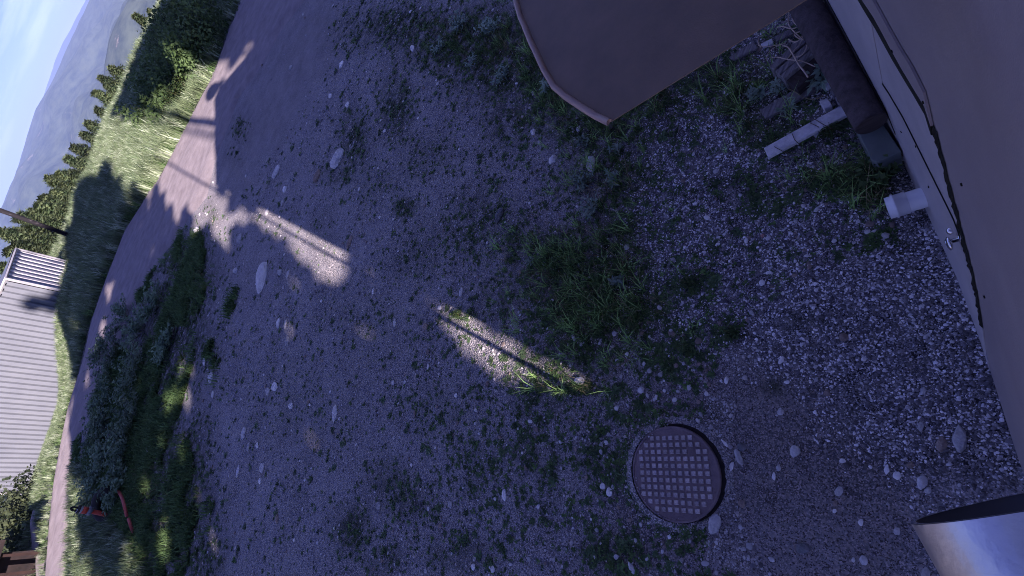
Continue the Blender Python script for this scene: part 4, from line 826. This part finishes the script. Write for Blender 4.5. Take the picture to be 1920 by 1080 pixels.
for a_2 in [(1100, 345, .16, .12, 18, .055, .008, SV_, 'bushy silvery weed right under the pointed blue-grey stone'), (1115, 395, .12, .10, 14, .055, .008, SV_, 'low silvery weed just below the bushy one'), (1150, 345, .12, .09, 10, .055, .008, SV_, 'thin silvery weed right of the bushy one'),
            (1105, 270, .12, .07, 9, .055, .008, SV_, 'small silvery weed between the canopy tip and the pointed stone'), (1160, 285, .10, .06, 7, .055, .008, SV_, 'sparse silvery weed right below the canopy tip'), (1030, 170, .12, .08, 8, .055, .008, SV_, 'silvery weed against the curved rim of the canopy'),
            (870, 55, .2, .16, 16, .085, .013, SV_, 'leafy silver clump at the top edge left of the canopy'), (930, 60, .2, .16, 16, .085, .013, SV_, 'leafy silver clump touching the top edge next to the canopy rim'), (830, 92, .14, .12, 10, .07, .011, SV_, 'silver weed left below the leafy clump at the top edge'), (945, 150, .14, .12, 12, .07, .011, SV_, 'silver weed between the top clumps and the bare dirt'), (890, 120, .12, .10, 8, .065, .009, SV_, 'sparse silver weed amid the dark low weeds at the top'),
            (1465, 180, .14, .05, 5, .06, .007, SV_, 'tall silvery stalk bending over the weathered grey board'), (1480, 205, .12, .05, 5, .06, .007, SV_, 'silvery stalk between the grey and the long pale boards'), (1420, 180, .10, .06, 6, .065, .009, SV_, 'silvery weed left of the weathered grey board'), (1540, 165, .14, .06, 7, .085, .013, SV_, 'silvery weed growing beside the pale block at the log'), (1500, 150, .12, .05, 5, .065, .009, SV_, 'small silvery weed at the foot of the timber stack'),
            (1410, 240, .10, .05, 6, .05, .004, GV_, 'green sprig left of the long pale board end'), (1555, 255, .10, .06, 8, .05, .005, GV_, 'green sprig growing below the long pale board'), (1370, 215, .14, .08, 9, .06, .005, GV_, 'green weed right of the canopy on the gravel'), (1245, 175, .16, .10, 12, .07, .006, GV_, 'green weed directly under the straight edge of the canopy'),
            (1625, 340, .20, .12, 16, .06, .010, GV_, 'broad green weed below the grey-green block'), (1590, 350, .14, .10, 12, .05, .008, GV_, 'green weed left of the broad one near the outlet pipe'), (1655, 335, .14, .08, 10, .05, .009, GV_, 'green weed squeezed between the block and the outlet pipe'), (1295, 530, .08, .06, 10, .04, .005, GV_, 'dark weed rosette alone in the gravel'), (1375, 628, .07, .06, 10, .04, .005, GV_, 'dark weed rosette near the lower border of the gravel'),
            (1165, 528, .10, .04, 6, .07, .011, SV_, 'pale green sprout at the right side of the grassy clump'), (1000, 492, .08, .05, 7, .035, .005, SV_, 'pale sprout at the left side of the grassy clump'), (860, 590, .07, .05, 9, .03, .006, GV_, 'small bright green weed in the second sun streak'), (1280, 650, .09, .03, 5, .05, .005, GV_, 'thin spiky weed at the lower gravel edge'), (1240, 205, .12, .06, 7, .06, .005, GV_, 'spiky weed right of the canopy tip')]:
    plant(*a_2)
# dark shrubs on the bank between road and yard
sh = [(237, 600, 0.49, 0.85, 'dark shrub at the top of the bank beside the road bend'), (268, 620, 0.44, 0.75, 'shrub right of the topmost one on the bank'), (222, 670, 0.54, 0.94, 'shrub overhanging the road in the middle of the bank'), (263, 700, 0.54, 0.94, 'wide shrub in the middle of the bank, yard side'), (212, 740, 0.54, 0.94, 'shrub with a few sunlit leaves on the road side of the bank'), (258, 780, 0.54, 0.94, 'shrub below the wide one on the yard side'), (202, 810, 0.49, 0.85, 'shrub where the sunlit road begins'), (243, 850, 0.54, 0.94, 'dark shrub above the red tools'), (200, 870, 0.44, 0.75, 'low shrub edging the lit road above the red tools'), (298, 570, 0.39, 0.65, 'small shrub at the upper right of the bank'), (237, 905, 0.35, 0.65, 'shrub right over the black tyre'), (318, 650, 0.24, 0.56, 'low shrub on the yard side of the bank'), (197, 660, 0.39, 0.56, 'narrow shrub leaning on the road edge')]
for i, (x, y, h, R, lb_) in enumerate(sh): plant(x, y, h, R, 40, .12, .028, M['leaf_shrub'], lb_, nl=20, cat='shrub', name='shrub', group='shrubs on the bank by the road')
sh2 = [(375, 60, 1.6, 1.3, 'shaded shrub beyond the road at the top edge'), (350, 110, 1.4, 1.3, 'shaded shrub beyond the road, second from the top edge'), (405, 95, 1.2, .9, 'shrub at the road edge under the top of the picture'), (330, 150, 1.2, 1.1, 'half sunlit shrub beyond the road'), (365, 140, 1.0, 1.0, 'sunlit shrub by the road opposite the dish shadow'), (312, 185, .9, .9, 'reddish edged low shrub beside the peeled log'), (355, 185, .8, .8, 'light green low shrub on the lit verge'), (300, 215, .8, .9, 'low shrub at the upper end of the long lit grass')]
for (x, y, h, R, lb_) in sh2: plant(x, y, h, R, 46, .16, .045, M['leaf_green'], lb_, nl=26, cat='shrub', name='shrub', group='shrubs beyond the road')

# ------------------------------------------------------------------ red tools and added black ring on the bank
tl = empty('red_tool', Gh(205, 967)); tag(tl, 'red and black tool with a loop handle standing up in the weeds by the road', 'tool')
c0 = np.array(Gh(206, 968, .05)); 
def vz(px, py, r=None, base=c0): r = r or math.hypot(base[0], base[1]); return at_dist(px, py, r)
tube('red_blade', [c0, vz(192, 963), vz(172, 959)], .048, M['red'], tl, 8, taper=[.5, 1, .9]); tube('white_band', [vz(172, 959), vz(164, 957.5)], .085, M['white_metal'], tl, 8)
tube('red_shaft', [vz(164, 957.5), vz(154, 956)], .07, M['red'], tl, 8); tube('grey_shaft', [vz(154, 956), vz(145, 954.5)], .07, M['rail'], tl, 8)
tube('loop_handle', smooth_pts([vz(146, 957), vz(138, 957.5), vz(133.5, 954), vz(136, 951), vz(146, 952)]), .022, M['black'], tl, 6); tube('black_collar', [vz(150, 955), vz(145, 954.5)], .08, M['rubber'], tl, 8)
rp_ = empty('red_pipe', Gh(238, 960)); tag(rp_, 'long bowed red pipe lying in the dark weeds right of the red tool', 'pipe')
tube('upper_length', smooth_pts([Gh(219, 915, .12), Gh(228, 932, .2), Gh(234, 952, .22), Gh(238, 968, .15)]), .028, M['red2'], rp_, 8); tube('lower_length', smooth_pts([Gh(241, 973, .15), Gh(245, 985, .14), Gh(250, 998, .06)]), .028, M['red2'], rp_, 8); tube('dark_tip', [Gh(219, 915, .12), Gh(216, 911, .12)], .055, M['rubber'], rp_, 8)
ty = np.array(Gh(205, 945, .1)); hollow = empty('hollow', ty); tag(hollow, 'black tyre ring, put for the dark hole in the weeds between the red tool and the red pipe', 'hollow')  # black ring added where the weeds only show a dark hole
tube('hollow_ring', [ty+np.array([.30*math.cos(2*math.pi*i/24), .22*math.sin(2*math.pi*i/24), .06+.14*math.sin(2*math.pi*i/24)]) for i in range(25)], .085, M['rubber'], hollow, 10, cap=False)
plant(194, 950, .5, .25, 8, .3, .035, M['grass_lit'], 'bright green leafy sprout in front of the added black ring', nl=8)

# ------------------------------------------------------------------ corrugated shed
A0 = np.array(at_dist(125, 547, 37.5)); azA = math.atan2(A0[0], A0[1]); tg = np.array([-math.cos(azA), math.sin(azA)]); aw = np.array([math.sin(azA), math.cos(azA)])
phi = rad(24); sd = tg*math.cos(phi)+aw*math.sin(phi); ed = -tg*math.sin(phi)+aw*math.cos(phi)
def len_to(px, py, o, d):
    r = ray(px, py); Mx = np.array([[d[0], -r[0]], [d[1], -r[1]]]); t, u = np.linalg.solve(Mx, -o); return t
Ls = len_to(58, 925, A0[:2], sd); Le = len_to(125, 490, A0[:2], ed); ztop_s = at_dist(8, 520, math.hypot(A0[0], A0[1]))[2]; print('shed', Ls, Le, ztop_s, A0)
zb = -3.2
shed = empty('metal_shed', (A0[0], A0[1], A0[2])); tag(shed, 'long low white corrugated metal shed beyond the road', 'shed')
def corr(name, o, d, Ln, nrm, n, dep, z0, z1, mat):
    V = []; Fc = []; p = []
    for i in range(n):
        for t, q_ in ((0, 0), (.3, 0), (.45, 1), (.75, 1), (.9, 0)): p.append(((i+t)/n*Ln, q_*dep))
    p.append((Ln, 0))
    for s, q_ in p: b_ = o+d*s-nrm*q_; V += [(b_[0], b_[1], z0), (b_[0], b_[1], z1)]
    for i in range(len(p)-1): Fc.append((2*i, 2*i+2, 2*i+3, 2*i+1))
    return mobj(name, V, Fc, mat, shed)
nS = -(aw*math.cos(phi)-tg*math.sin(phi)); nE = -sd
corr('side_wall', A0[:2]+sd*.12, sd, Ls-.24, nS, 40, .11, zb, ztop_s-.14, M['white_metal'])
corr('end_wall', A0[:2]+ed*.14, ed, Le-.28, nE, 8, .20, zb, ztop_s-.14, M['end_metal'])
def bar(name, p, q_, w_, mat): return tube(name, [p, q_], w_, mat, shed, 4, smooth=False)
z1 = ztop_s-.07
c3 = lambda p, z: np.array([p[0], p[1], z]); PB = A0[:2]+ed*Le; PC = A0[:2]+sd*Ls; PD = PC+ed*Le
for p, zz in ((A0[:2], 0), (PB, 0), (PC, 0), (PD, 0)): bar('corner_post', c3(p, zb), c3(p, ztop_s), .07, M['rail'])
bar('top_rail', c3(A0[:2], z1), c3(PC, z1), .07, M['rail']); bar('top_rail', c3(A0[:2], z1), c3(PB, z1), .07, M['rail'])
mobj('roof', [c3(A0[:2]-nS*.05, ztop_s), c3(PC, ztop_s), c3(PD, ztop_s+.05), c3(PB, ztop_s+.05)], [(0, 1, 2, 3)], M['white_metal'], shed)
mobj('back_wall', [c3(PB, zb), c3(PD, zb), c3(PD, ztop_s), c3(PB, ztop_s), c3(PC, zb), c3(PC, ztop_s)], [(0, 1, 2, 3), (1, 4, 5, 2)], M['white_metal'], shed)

# utility pole
pb = np.array(G(134, 444)); rpb = math.hypot(pb[0], pb[1]); pt = np.array(at_dist(-70, 369, rpb*1.0))
upo = empty('utility_pole', pb); tag(upo, 'dark wooden pole leaning beyond the grass above the metal shed', 'pole'); tube('shaft', [pb-np.array([0, 0, .5]), pt], .15, M['pole'], upo, 10)

# peeled log and twigs by the tree line
lgp = empty('peeled_log', Gh(303, 146)); tag(lgp, 'sunlit peeled log leaning among the shrubs near the tree line', 'log')
q0 = at_dist(306, 143, 30); q1 = at_dist(290, 170, 30.6); tube('log_body', [q0, q1], .17, M['dead_wood'], lgp, 8)
for l in (((283, 158), (291, 152)), ((280, 152), (292, 160)), ((296, 128), (306, 133))): tube('bare_twig', [at_dist(*l[0], 30.5), at_dist(*l[1], 30.2)], .03, M['dead_wood'], lgp, 4)

# ------------------------------------------------------------------ trees
def conifer_mesh(nm, h, R, seed, whorls=30):
    rs = random.Random(seed); V = []; Fc = []
    for i in range(whorls):
        t = (i+rs.random())/whorls; z = h*(.12+.88*t); L_ = R*(1-t)**.82*rs.uniform(.65, 1.25)+.14; nb = int(11+9*(1-t))
        for b in range(nb):
            a = rs.uniform(0, 6.283); Lb = L_*rs.uniform(.6, 1.1); dr_ = -.25*Lb*rs.uniform(.3, 1.2); ns = max(3, int(Lb/.2))
            for s in range(ns):
                f = (s+.7)/ns; cx, cy_, cz = math.cos(a)*Lb*f+rs.uniform(-.08, .08), math.sin(a)*Lb*f+rs.uniform(-.08, .08), z+dr_*f*f+.12*Lb*f+rs.uniform(-.1, .1)
                for _ in range(5):
                    g = a+rs.uniform(-1.1, 1.1); l = rs.uniform(.20, .42)*(1.15-.5*f); wd = l*.28; dz = rs.uniform(-.22, .16)
                    dx, dy = math.cos(g)*l, math.sin(g)*l; nx2, ny2 = -math.sin(g)*wd, math.cos(g)*wd; k = len(V)
                    V += [(cx, cy_, cz), (cx+dx*.5+nx2, cy_+dy*.5+ny2, cz+dz*.4-.02), (cx+dx, cy_+dy, cz+dz), (cx+dx*.5-nx2, cy_+dy*.5-ny2, cz+dz*.4-.02)]; Fc.append((k, k+1, k+2, k+3))
    return mesh_fast(nm, V, Fc, M['needle'], link=False).data
CM = [conifer_mesh('crown', 9, 3.2, 11, 62), conifer_mesh('crown', 9, 3.8, 12, 62), conifer_mesh('crown', 9, 2.7, 13, 62)]
def trunk_mesh(h, r, mat):
    V = []; Fc = []; n = 8
    for j, t in enumerate((0, .3, .7, 1)):
        for i in range(n): a = 2*math.pi*i/n; V.append((r*(1-t*.92)*math.cos(a)+.05*math.sin(j), r*(1-t*.92)*math.sin(a), h*t-.3*(j == 0)))
    for j in range(3):
        for i in range(n): Fc.append((j*n+i, j*n+(i+1) % n, (j+1)*n+(i+1) % n, (j+1)*n+i))
    o = mobj('trunk', V, Fc, mat, link=False); return o.data
TM = trunk_mesh(9, .16, M['bark'])
def conifer(px, py, r, label, base_drop=None, group='conifers beyond the verge', hh=None):
    r += 13; tip = np.array(at_dist(px, py, r)); gz = hz(tip[0], tip[1]); h = hh or max(4, tip[2]-gz); s = h/9
    root = empty('conifer_tree', (tip[0], tip[1], tip[2]-h)); tag(root, label, 'tree', group); root.rotation_euler[2] = random.uniform(0, 6.28)
    kx = min(2.1, max(s, .9))
    o = bpy.data.objects.new('trunk', TM); COL.objects.link(o); o.parent = root; o.scale = (1, 1, s*.97)
    o = bpy.data.objects.new('crown', random.choice(CM)); COL.objects.link(o); o.parent = root; o.scale = (kx, kx, kx); o.location = (0, 0, h-9*kx)
    return root
for (x, y, r, lb_) in [(250, 28, 58, 'dark conifer cut by the top edge'), (278, 20, 52, 'conifer at the top edge, right of the other one'), (186, 145, 60, 'conifer whose tip points furthest against the mountain, upper of the pair'), (174, 173, 62, 'conifer just below the furthest pointing tip, lower of the pair'), (196, 160, 58, 'stout conifer behind the pair of pointed ones'), (160, 231, 62, 'slender conifer below the pair'), (152, 251, 61, 'conifer right under the slender one'), (135, 276, 64, 'small conifer halfway down the tree line'), (122, 296, 62, 'conifer above the gap in the tree line'), (105, 325, 62, 'rounded conifer below the gap in the tree line'), (97, 360, 61, 'wide conifer level with the shadow tips'), (112, 345, 58, 'short conifer in front of the wide one'), (66, 386, 62, 'conifer just above the leaning pole'), (55, 397, 64, 'second conifer above the leaning pole'), (80, 412, 58, 'conifer crossed by the leaning pole'), (42, 428, 62, 'conifer below the leaning pole'), (60, 445, 57, 'conifer between pole and shed'), (20, 440, 66, 'conifer behind the shed corner at the left edge'), (4, 436, 64, 'conifer at the left edge above the shed'), (90, 455, 55, 'low conifer touching the shed end'), (10, 470, 60, 'conifer behind the shed roof corner'), (222, 180, 57, 'conifer in the sun behind the verge'), (238, 150, 55, 'conifer in the dark gap beside the peeled log'), (205, 205, 58, 'short sunlit conifer at the verge edge'), (-10, 500, 58, 'conifer mostly outside the left edge'), (205, 128, 66, 'conifer rising between the furthest pointing pair and the leafy bushes'), (178, 205, 66, 'conifer filling the gap left of the lit grass'), (170, 262, 60, 'short conifer on the verge side of the slender one'), (146, 300, 57, 'short conifer in front of the gap in the tree line'), (130, 322, 58, 'dense conifer on the verge side of the rounded one'), (88, 335, 68, 'taller conifer behind the rounded one'), (120, 372, 57, 'small conifer on the verge beside the long tree shadow'), (75, 372, 68, 'tall conifer rising above the leaning pole'), (104, 395, 58, 'dense conifer just above the foot of the leaning pole'), (30, 405, 70, 'tall conifer over the left end of the leaning pole'), (25, 458, 60, 'conifer in the gap between pole and shed roof'), (70, 462, 57, 'conifer directly behind the grey end of the shed'), (112, 432, 56, 'low conifer crossed by the foot of the leaning pole')]:
    conifer(x, y, r, lb_)
# broadleaf / dark bushes on the skyline at top left and lower left
def leaf_tree(px, py, r, h, R, label, n=2600, leaf=.16, mat=None, zc=None, lopsided=0):
    c = np.array(at_dist(px, py, r)); gz = hz(c[0], c[1]); top_z = c[2]; h = min(h, max(1.2, (top_z-gz)*1.15)); root = empty('broadleaf_tree', (c[0], c[1], gz)); tag(root, label, 'tree')
    me = bpy.data.objects.new('trunk', TM); COL.objects.link(me); me.parent = root; me.scale = (.5, .5, max(.06, (top_z-gz)/9*.7))
    bl = [(rng.normal(0, .42, 3)*np.array([R, R, h*.5]), rng.uniform(.25, .55)*R) for _ in range(16)]
    V = []; Fc = []
    for i in range(n):
        o_, rr = bl[rng.integers(0, 16)]; v = rng.normal(0, 1, 3); v /= np.linalg.norm(v); p = np.array([c[0], c[1], top_z-h*.55])+o_+v*rr*rng.uniform(.6, 1); l = leaf*rng.uniform(.6, 1.3)
        d = rng.normal(0, 1, 3); d /= np.linalg.norm(d); s_ = np.cross(d, rng.normal(0, 1, 3)); s_ /= np.linalg.norm(s_); k = len(V); V += [p, p+d*l*.5+s_*l*.3, p+d*l, p+d*l*.5-s_*l*.3]; Fc.append((k, k+1, k+2, k+3))
    mesh_fast('crown', V, Fc, mat or M['leaf_green'], root); return root
for (x_, y_, r_, R_, n_, lb_) in [(258, 40, 29, 1.5, 2600, 'leafy bush on the skyline near the top edge'), (278, 72, 28, 1.3, 2200, 'leafy bush with a sunlit side below the top edge'), (300, 25, 26, 1.8, 2800, 'shaded leafy bush at the top edge by the road'),
        (243, 108, 30, 1.4, 2400, 'leafy bush sticking out against the mountain'), (262, 125, 27, 1.3, 2200, 'dark leafy bush between the skyline and the peeled log'), (285, 105, 25, 1.5, 2600, 'shaded leafy bush behind the peeled log'), (240, 165, 27, 1.1, 1800, 'small leafy bush left of the peeled log'), (335, 45, 23, 1.6, 2600, 'dark leafy bush right of the skyline bushes'),
        (268, 160, 25, 1.0, 1600, 'dark low bush touching the peeled log'), (310, 80, 23, 1.4, 2200, 'dark bush in the shade beyond the road'), (228, 190, 29, 1.0, 1400, 'low sunlit bush where the long grass begins')]:
    leaf_tree(x_, y_, r_, 3.0, R_, lb_, n=n_, leaf=.15)
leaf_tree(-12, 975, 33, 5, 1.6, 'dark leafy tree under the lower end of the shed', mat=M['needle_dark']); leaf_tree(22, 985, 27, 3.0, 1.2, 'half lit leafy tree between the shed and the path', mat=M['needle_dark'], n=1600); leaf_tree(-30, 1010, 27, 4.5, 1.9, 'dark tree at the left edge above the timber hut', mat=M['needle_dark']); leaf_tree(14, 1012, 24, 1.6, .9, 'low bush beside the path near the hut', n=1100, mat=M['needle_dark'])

# timber hut at the lower left corner
hb_ = np.array(at_dist(12, 1062, 19)); hut = empty('timber_hut', (hb_[0], hb_[1], 0)); tag(hut, 'dark timber hut with reddish corner posts in the lower left corner', 'hut')
hr = at_dist(28, 1030, 19); ra = math.atan2(hb_[0], hb_[1]); t_ = np.array([-math.cos(ra), math.sin(ra), 0]); a_w = np.array([math.sin(ra), math.cos(ra), 0])
p0 = np.array([*at_dist(26, 1034, 20)[:2], 0]); zr = at_dist(4, 1030, 20)[2]
def hbox(name, o, du, dv, z0, z1, mat):
    V = [o, o+du, o+du+dv, o+dv]; V = [np.array([v[0], v[1], z0]) for v in V]+[np.array([v[0], v[1], z1]) for v in V]
    return mobj(name, V, [(0, 3, 2, 1), (4, 5, 6, 7)]+[(i, (i+1) % 4, 4+(i+1) % 4, 4+i) for i in range(4)], mat, hut)
hbox('hut_wall', p0+a_w*.4, t_*5, a_w*3, -1.2, zr, M['hut_wood']); hbox('roof', p0-t_*.3-a_w*.1, t_*5.6, a_w*3.8, zr, zr+.12, M['hut_wood'])
for k_ in (0.05, .5, 2.2): hbox('corner_post', p0+t_*k_, t_*.07, a_w*.07, -1.2, zr-.03, M['hut_post'])

# ------------------------------------------------------------------ trees standing behind the camera whose shade falls on the yard
LIT = [[(432, 395), (470, 382), (500, 398), (660, 466), (648, 500), (640, 536), (612, 542), (575, 512), (548, 480), (518, 446), (495, 424), (470, 432), (445, 418)],
       [(385, 330), (405, 330), (432, 395), (440, 430), (432, 475), (415, 475), (405, 445), (375, 430), (370, 420)],
       [(795, 555), (860, 570), (1010, 655), (1125, 695), (1118, 738), (1050, 738), (960, 710), (885, 678), (840, 636), (806, 594)],
       [(690, 505), (725, 505), (772, 545), (752, 556)],
       [(415, 160), (415, 350), (425, 402), (385, 405), (370, 425), (352, 385), (334, 425), (320, 395), (296, 345), (282, 395), (268, 345), (262, 388), (245, 340), (222, 340), (211, 305), (192, 335), (165, 340), (140, 430), (60, 430), (150, 190), (225, 222), (290, 224), (325, 192), (350, 165), (366, 125), (400, 130), (405, 110), (428, 100), (436, 118), (444, 120), (466, 84), (492, 72), (512, 88), (440, 160)],
       [(-200, 380), (128, 380), (128, 430), (137, 500), (127, 545), (112, 549), (104, 560), (109, 584), (113, 600), (113, 640), (128, 700), (142, 740), (143, 860), (168, 880), (162, 960), (168, 1010), (205, 1030), (228, 1120), (-200, 1120)]]
DAP = [(207, 545, 6, 14), (196, 625, 5, 18), (345, 682, 13, 14), (362, 702, 7, 12), (330, 728, 13, 12), (352, 752, 8, 12), (297, 802, 12, 14), (320, 812, 8, 10), (370, 922, 7, 22), (435, 990, 7, 14), (318, 1003, 10, 18), (482, 1000, 6, 10), (262, 1022, 14, 20), (408, 940, 6, 12), (168, 700, 4, 14), (470, 940, 5, 9), (275, 905, 5, 12), (395, 1040, 8, 12), (150, 600, 6, 10), (345, 830, 6, 14)]
pts = []
for (x0, x1, y0, y1, st) in ((-3.4, -.10, -2.2, 6, .15), (-8, -3.4, -1.6, 6, .25), (-8, -.22, 6, 11, .22), (-13, 5.5, 11, 26, .34), (-17, 12, 26, 52, .5), (2.5, 14, 11, 26, .4)):
    gx_, gy_ = np.meshgrid(np.arange(x0, x1, st), np.arange(y0, y1, st)); Pq = np.c_[gx_.ravel(), gy_.ravel()]+rng.uniform(-.5, .5, (gx_.size, 2))*st
    pts.append(np.c_[Pq, np.full(len(Pq), st)])
pts = np.vstack(pts); x, y = proj(np.c_[pts[:, :2], np.zeros(len(pts))])
lit = np.zeros(len(x), bool)
jx = (vnoise(pts[:, 0], pts[:, 1], .22, 81)-.5)*16*(x > 420); jy = (vnoise(pts[:, 0], pts[:, 1], .22, 82)-.5)*30*(x > 420)
for pl in LIT: lit |= inpoly(x+jx, y+jy, pl)
for (cx, cy_, rx, ry) in DAP: lit |= ((x-cx)/(rx*1.7))**2+((y-cy_)/(ry*1.5))**2 < 1
yroof = np.interp(pts[:, 0]-DRIFT*pts[:, 1], [p[0] for p in ROOFG], [p[1] for p in ROOFG])-.3; lit &= ~(((x-494)/34)**2+((y-505)/62)**2 < 1)
inb = (pts[:, 0] > np.where(pts[:, 1] < 2.1, -.10, -.30)-.017*pts[:, 1]) & (pts[:, 1] < yroof) & (pts[:, 0] < 7)
inf = (x > -150) & (y > -120) & (y < 1200)
k = ~lit & ~inb & inf & (rng.random(len(x)) < .97); pts = pts[k]; print('shade clumps', len(pts))
BINS = [-17, -12, -8.5, -6, -4, -2.6, -1.5, -.35, 2.2, 4.6, 8, 14.5]
LBL = ['leftmost', 'second from left', 'third from left', 'fourth from left', 'fifth from left', 'one left of the building corner', 'nearest left of the building corner', 'nearest behind the building', 'behind the building peak', 'right of the building', 'rightmost']
depth_of = lambda i: -11.0-1.2*((i*7) % 5)
for i in range(len(BINS)-1):
    sub = pts[(pts[:, 0] >= BINS[i]) & (pts[:, 0] < BINS[i+1])]
    if len(sub) < 5: continue
    yb = depth_of(i); yb = yb-4 if i in (7, 8) else yb
    xm = float(np.median(sub[:, 0])); root = empty('shade_tree', (xm, yb, 0)); tag(root, 'tall tree standing behind the camera, out of the picture, '+LBL[i], 'tree', 'unseen tall trees behind the building')
    n = len(sub); yy = yb+rng.uniform(-1.6, 1.6, n); dY = sub[:, 1]-yy; C = np.c_[sub[:, 0]-DRIFT*dY, yy, dY*TANEL]; V = []; Fc = []
    for c, st in zip(C, sub[:, 2]):
        for _ in range(6):
            l = st*rng.uniform(1.1, 1.6); d = rng.normal(0, 1, 3)*np.array([1, .5, .8]); d /= np.linalg.norm(d); s_ = np.cross(d, (0, 1, 0)); s_ /= np.linalg.norm(s_)+1e-6; o_ = c+rng.uniform(-.3, .3, 3)*st*np.array([1, 1, TANEL]); kk = len(V)
            V += [o_-d*l*.6, o_+s_*l*.5, o_+d*l*.6, o_-s_*l*.5]; Fc.append((kk, kk+1, kk+2, kk+3))
    mesh_fast('crown', V, Fc, M['leaf_shrub'], root)
    hm_ = float(C[:, 2].max()); tr = bpy.data.objects.new('trunk', TM); COL.objects.link(tr); tr.parent = root; tr.scale = (1.3, 1.3, hm_*.9/9)
print('objects', len(bpy.data.objects))
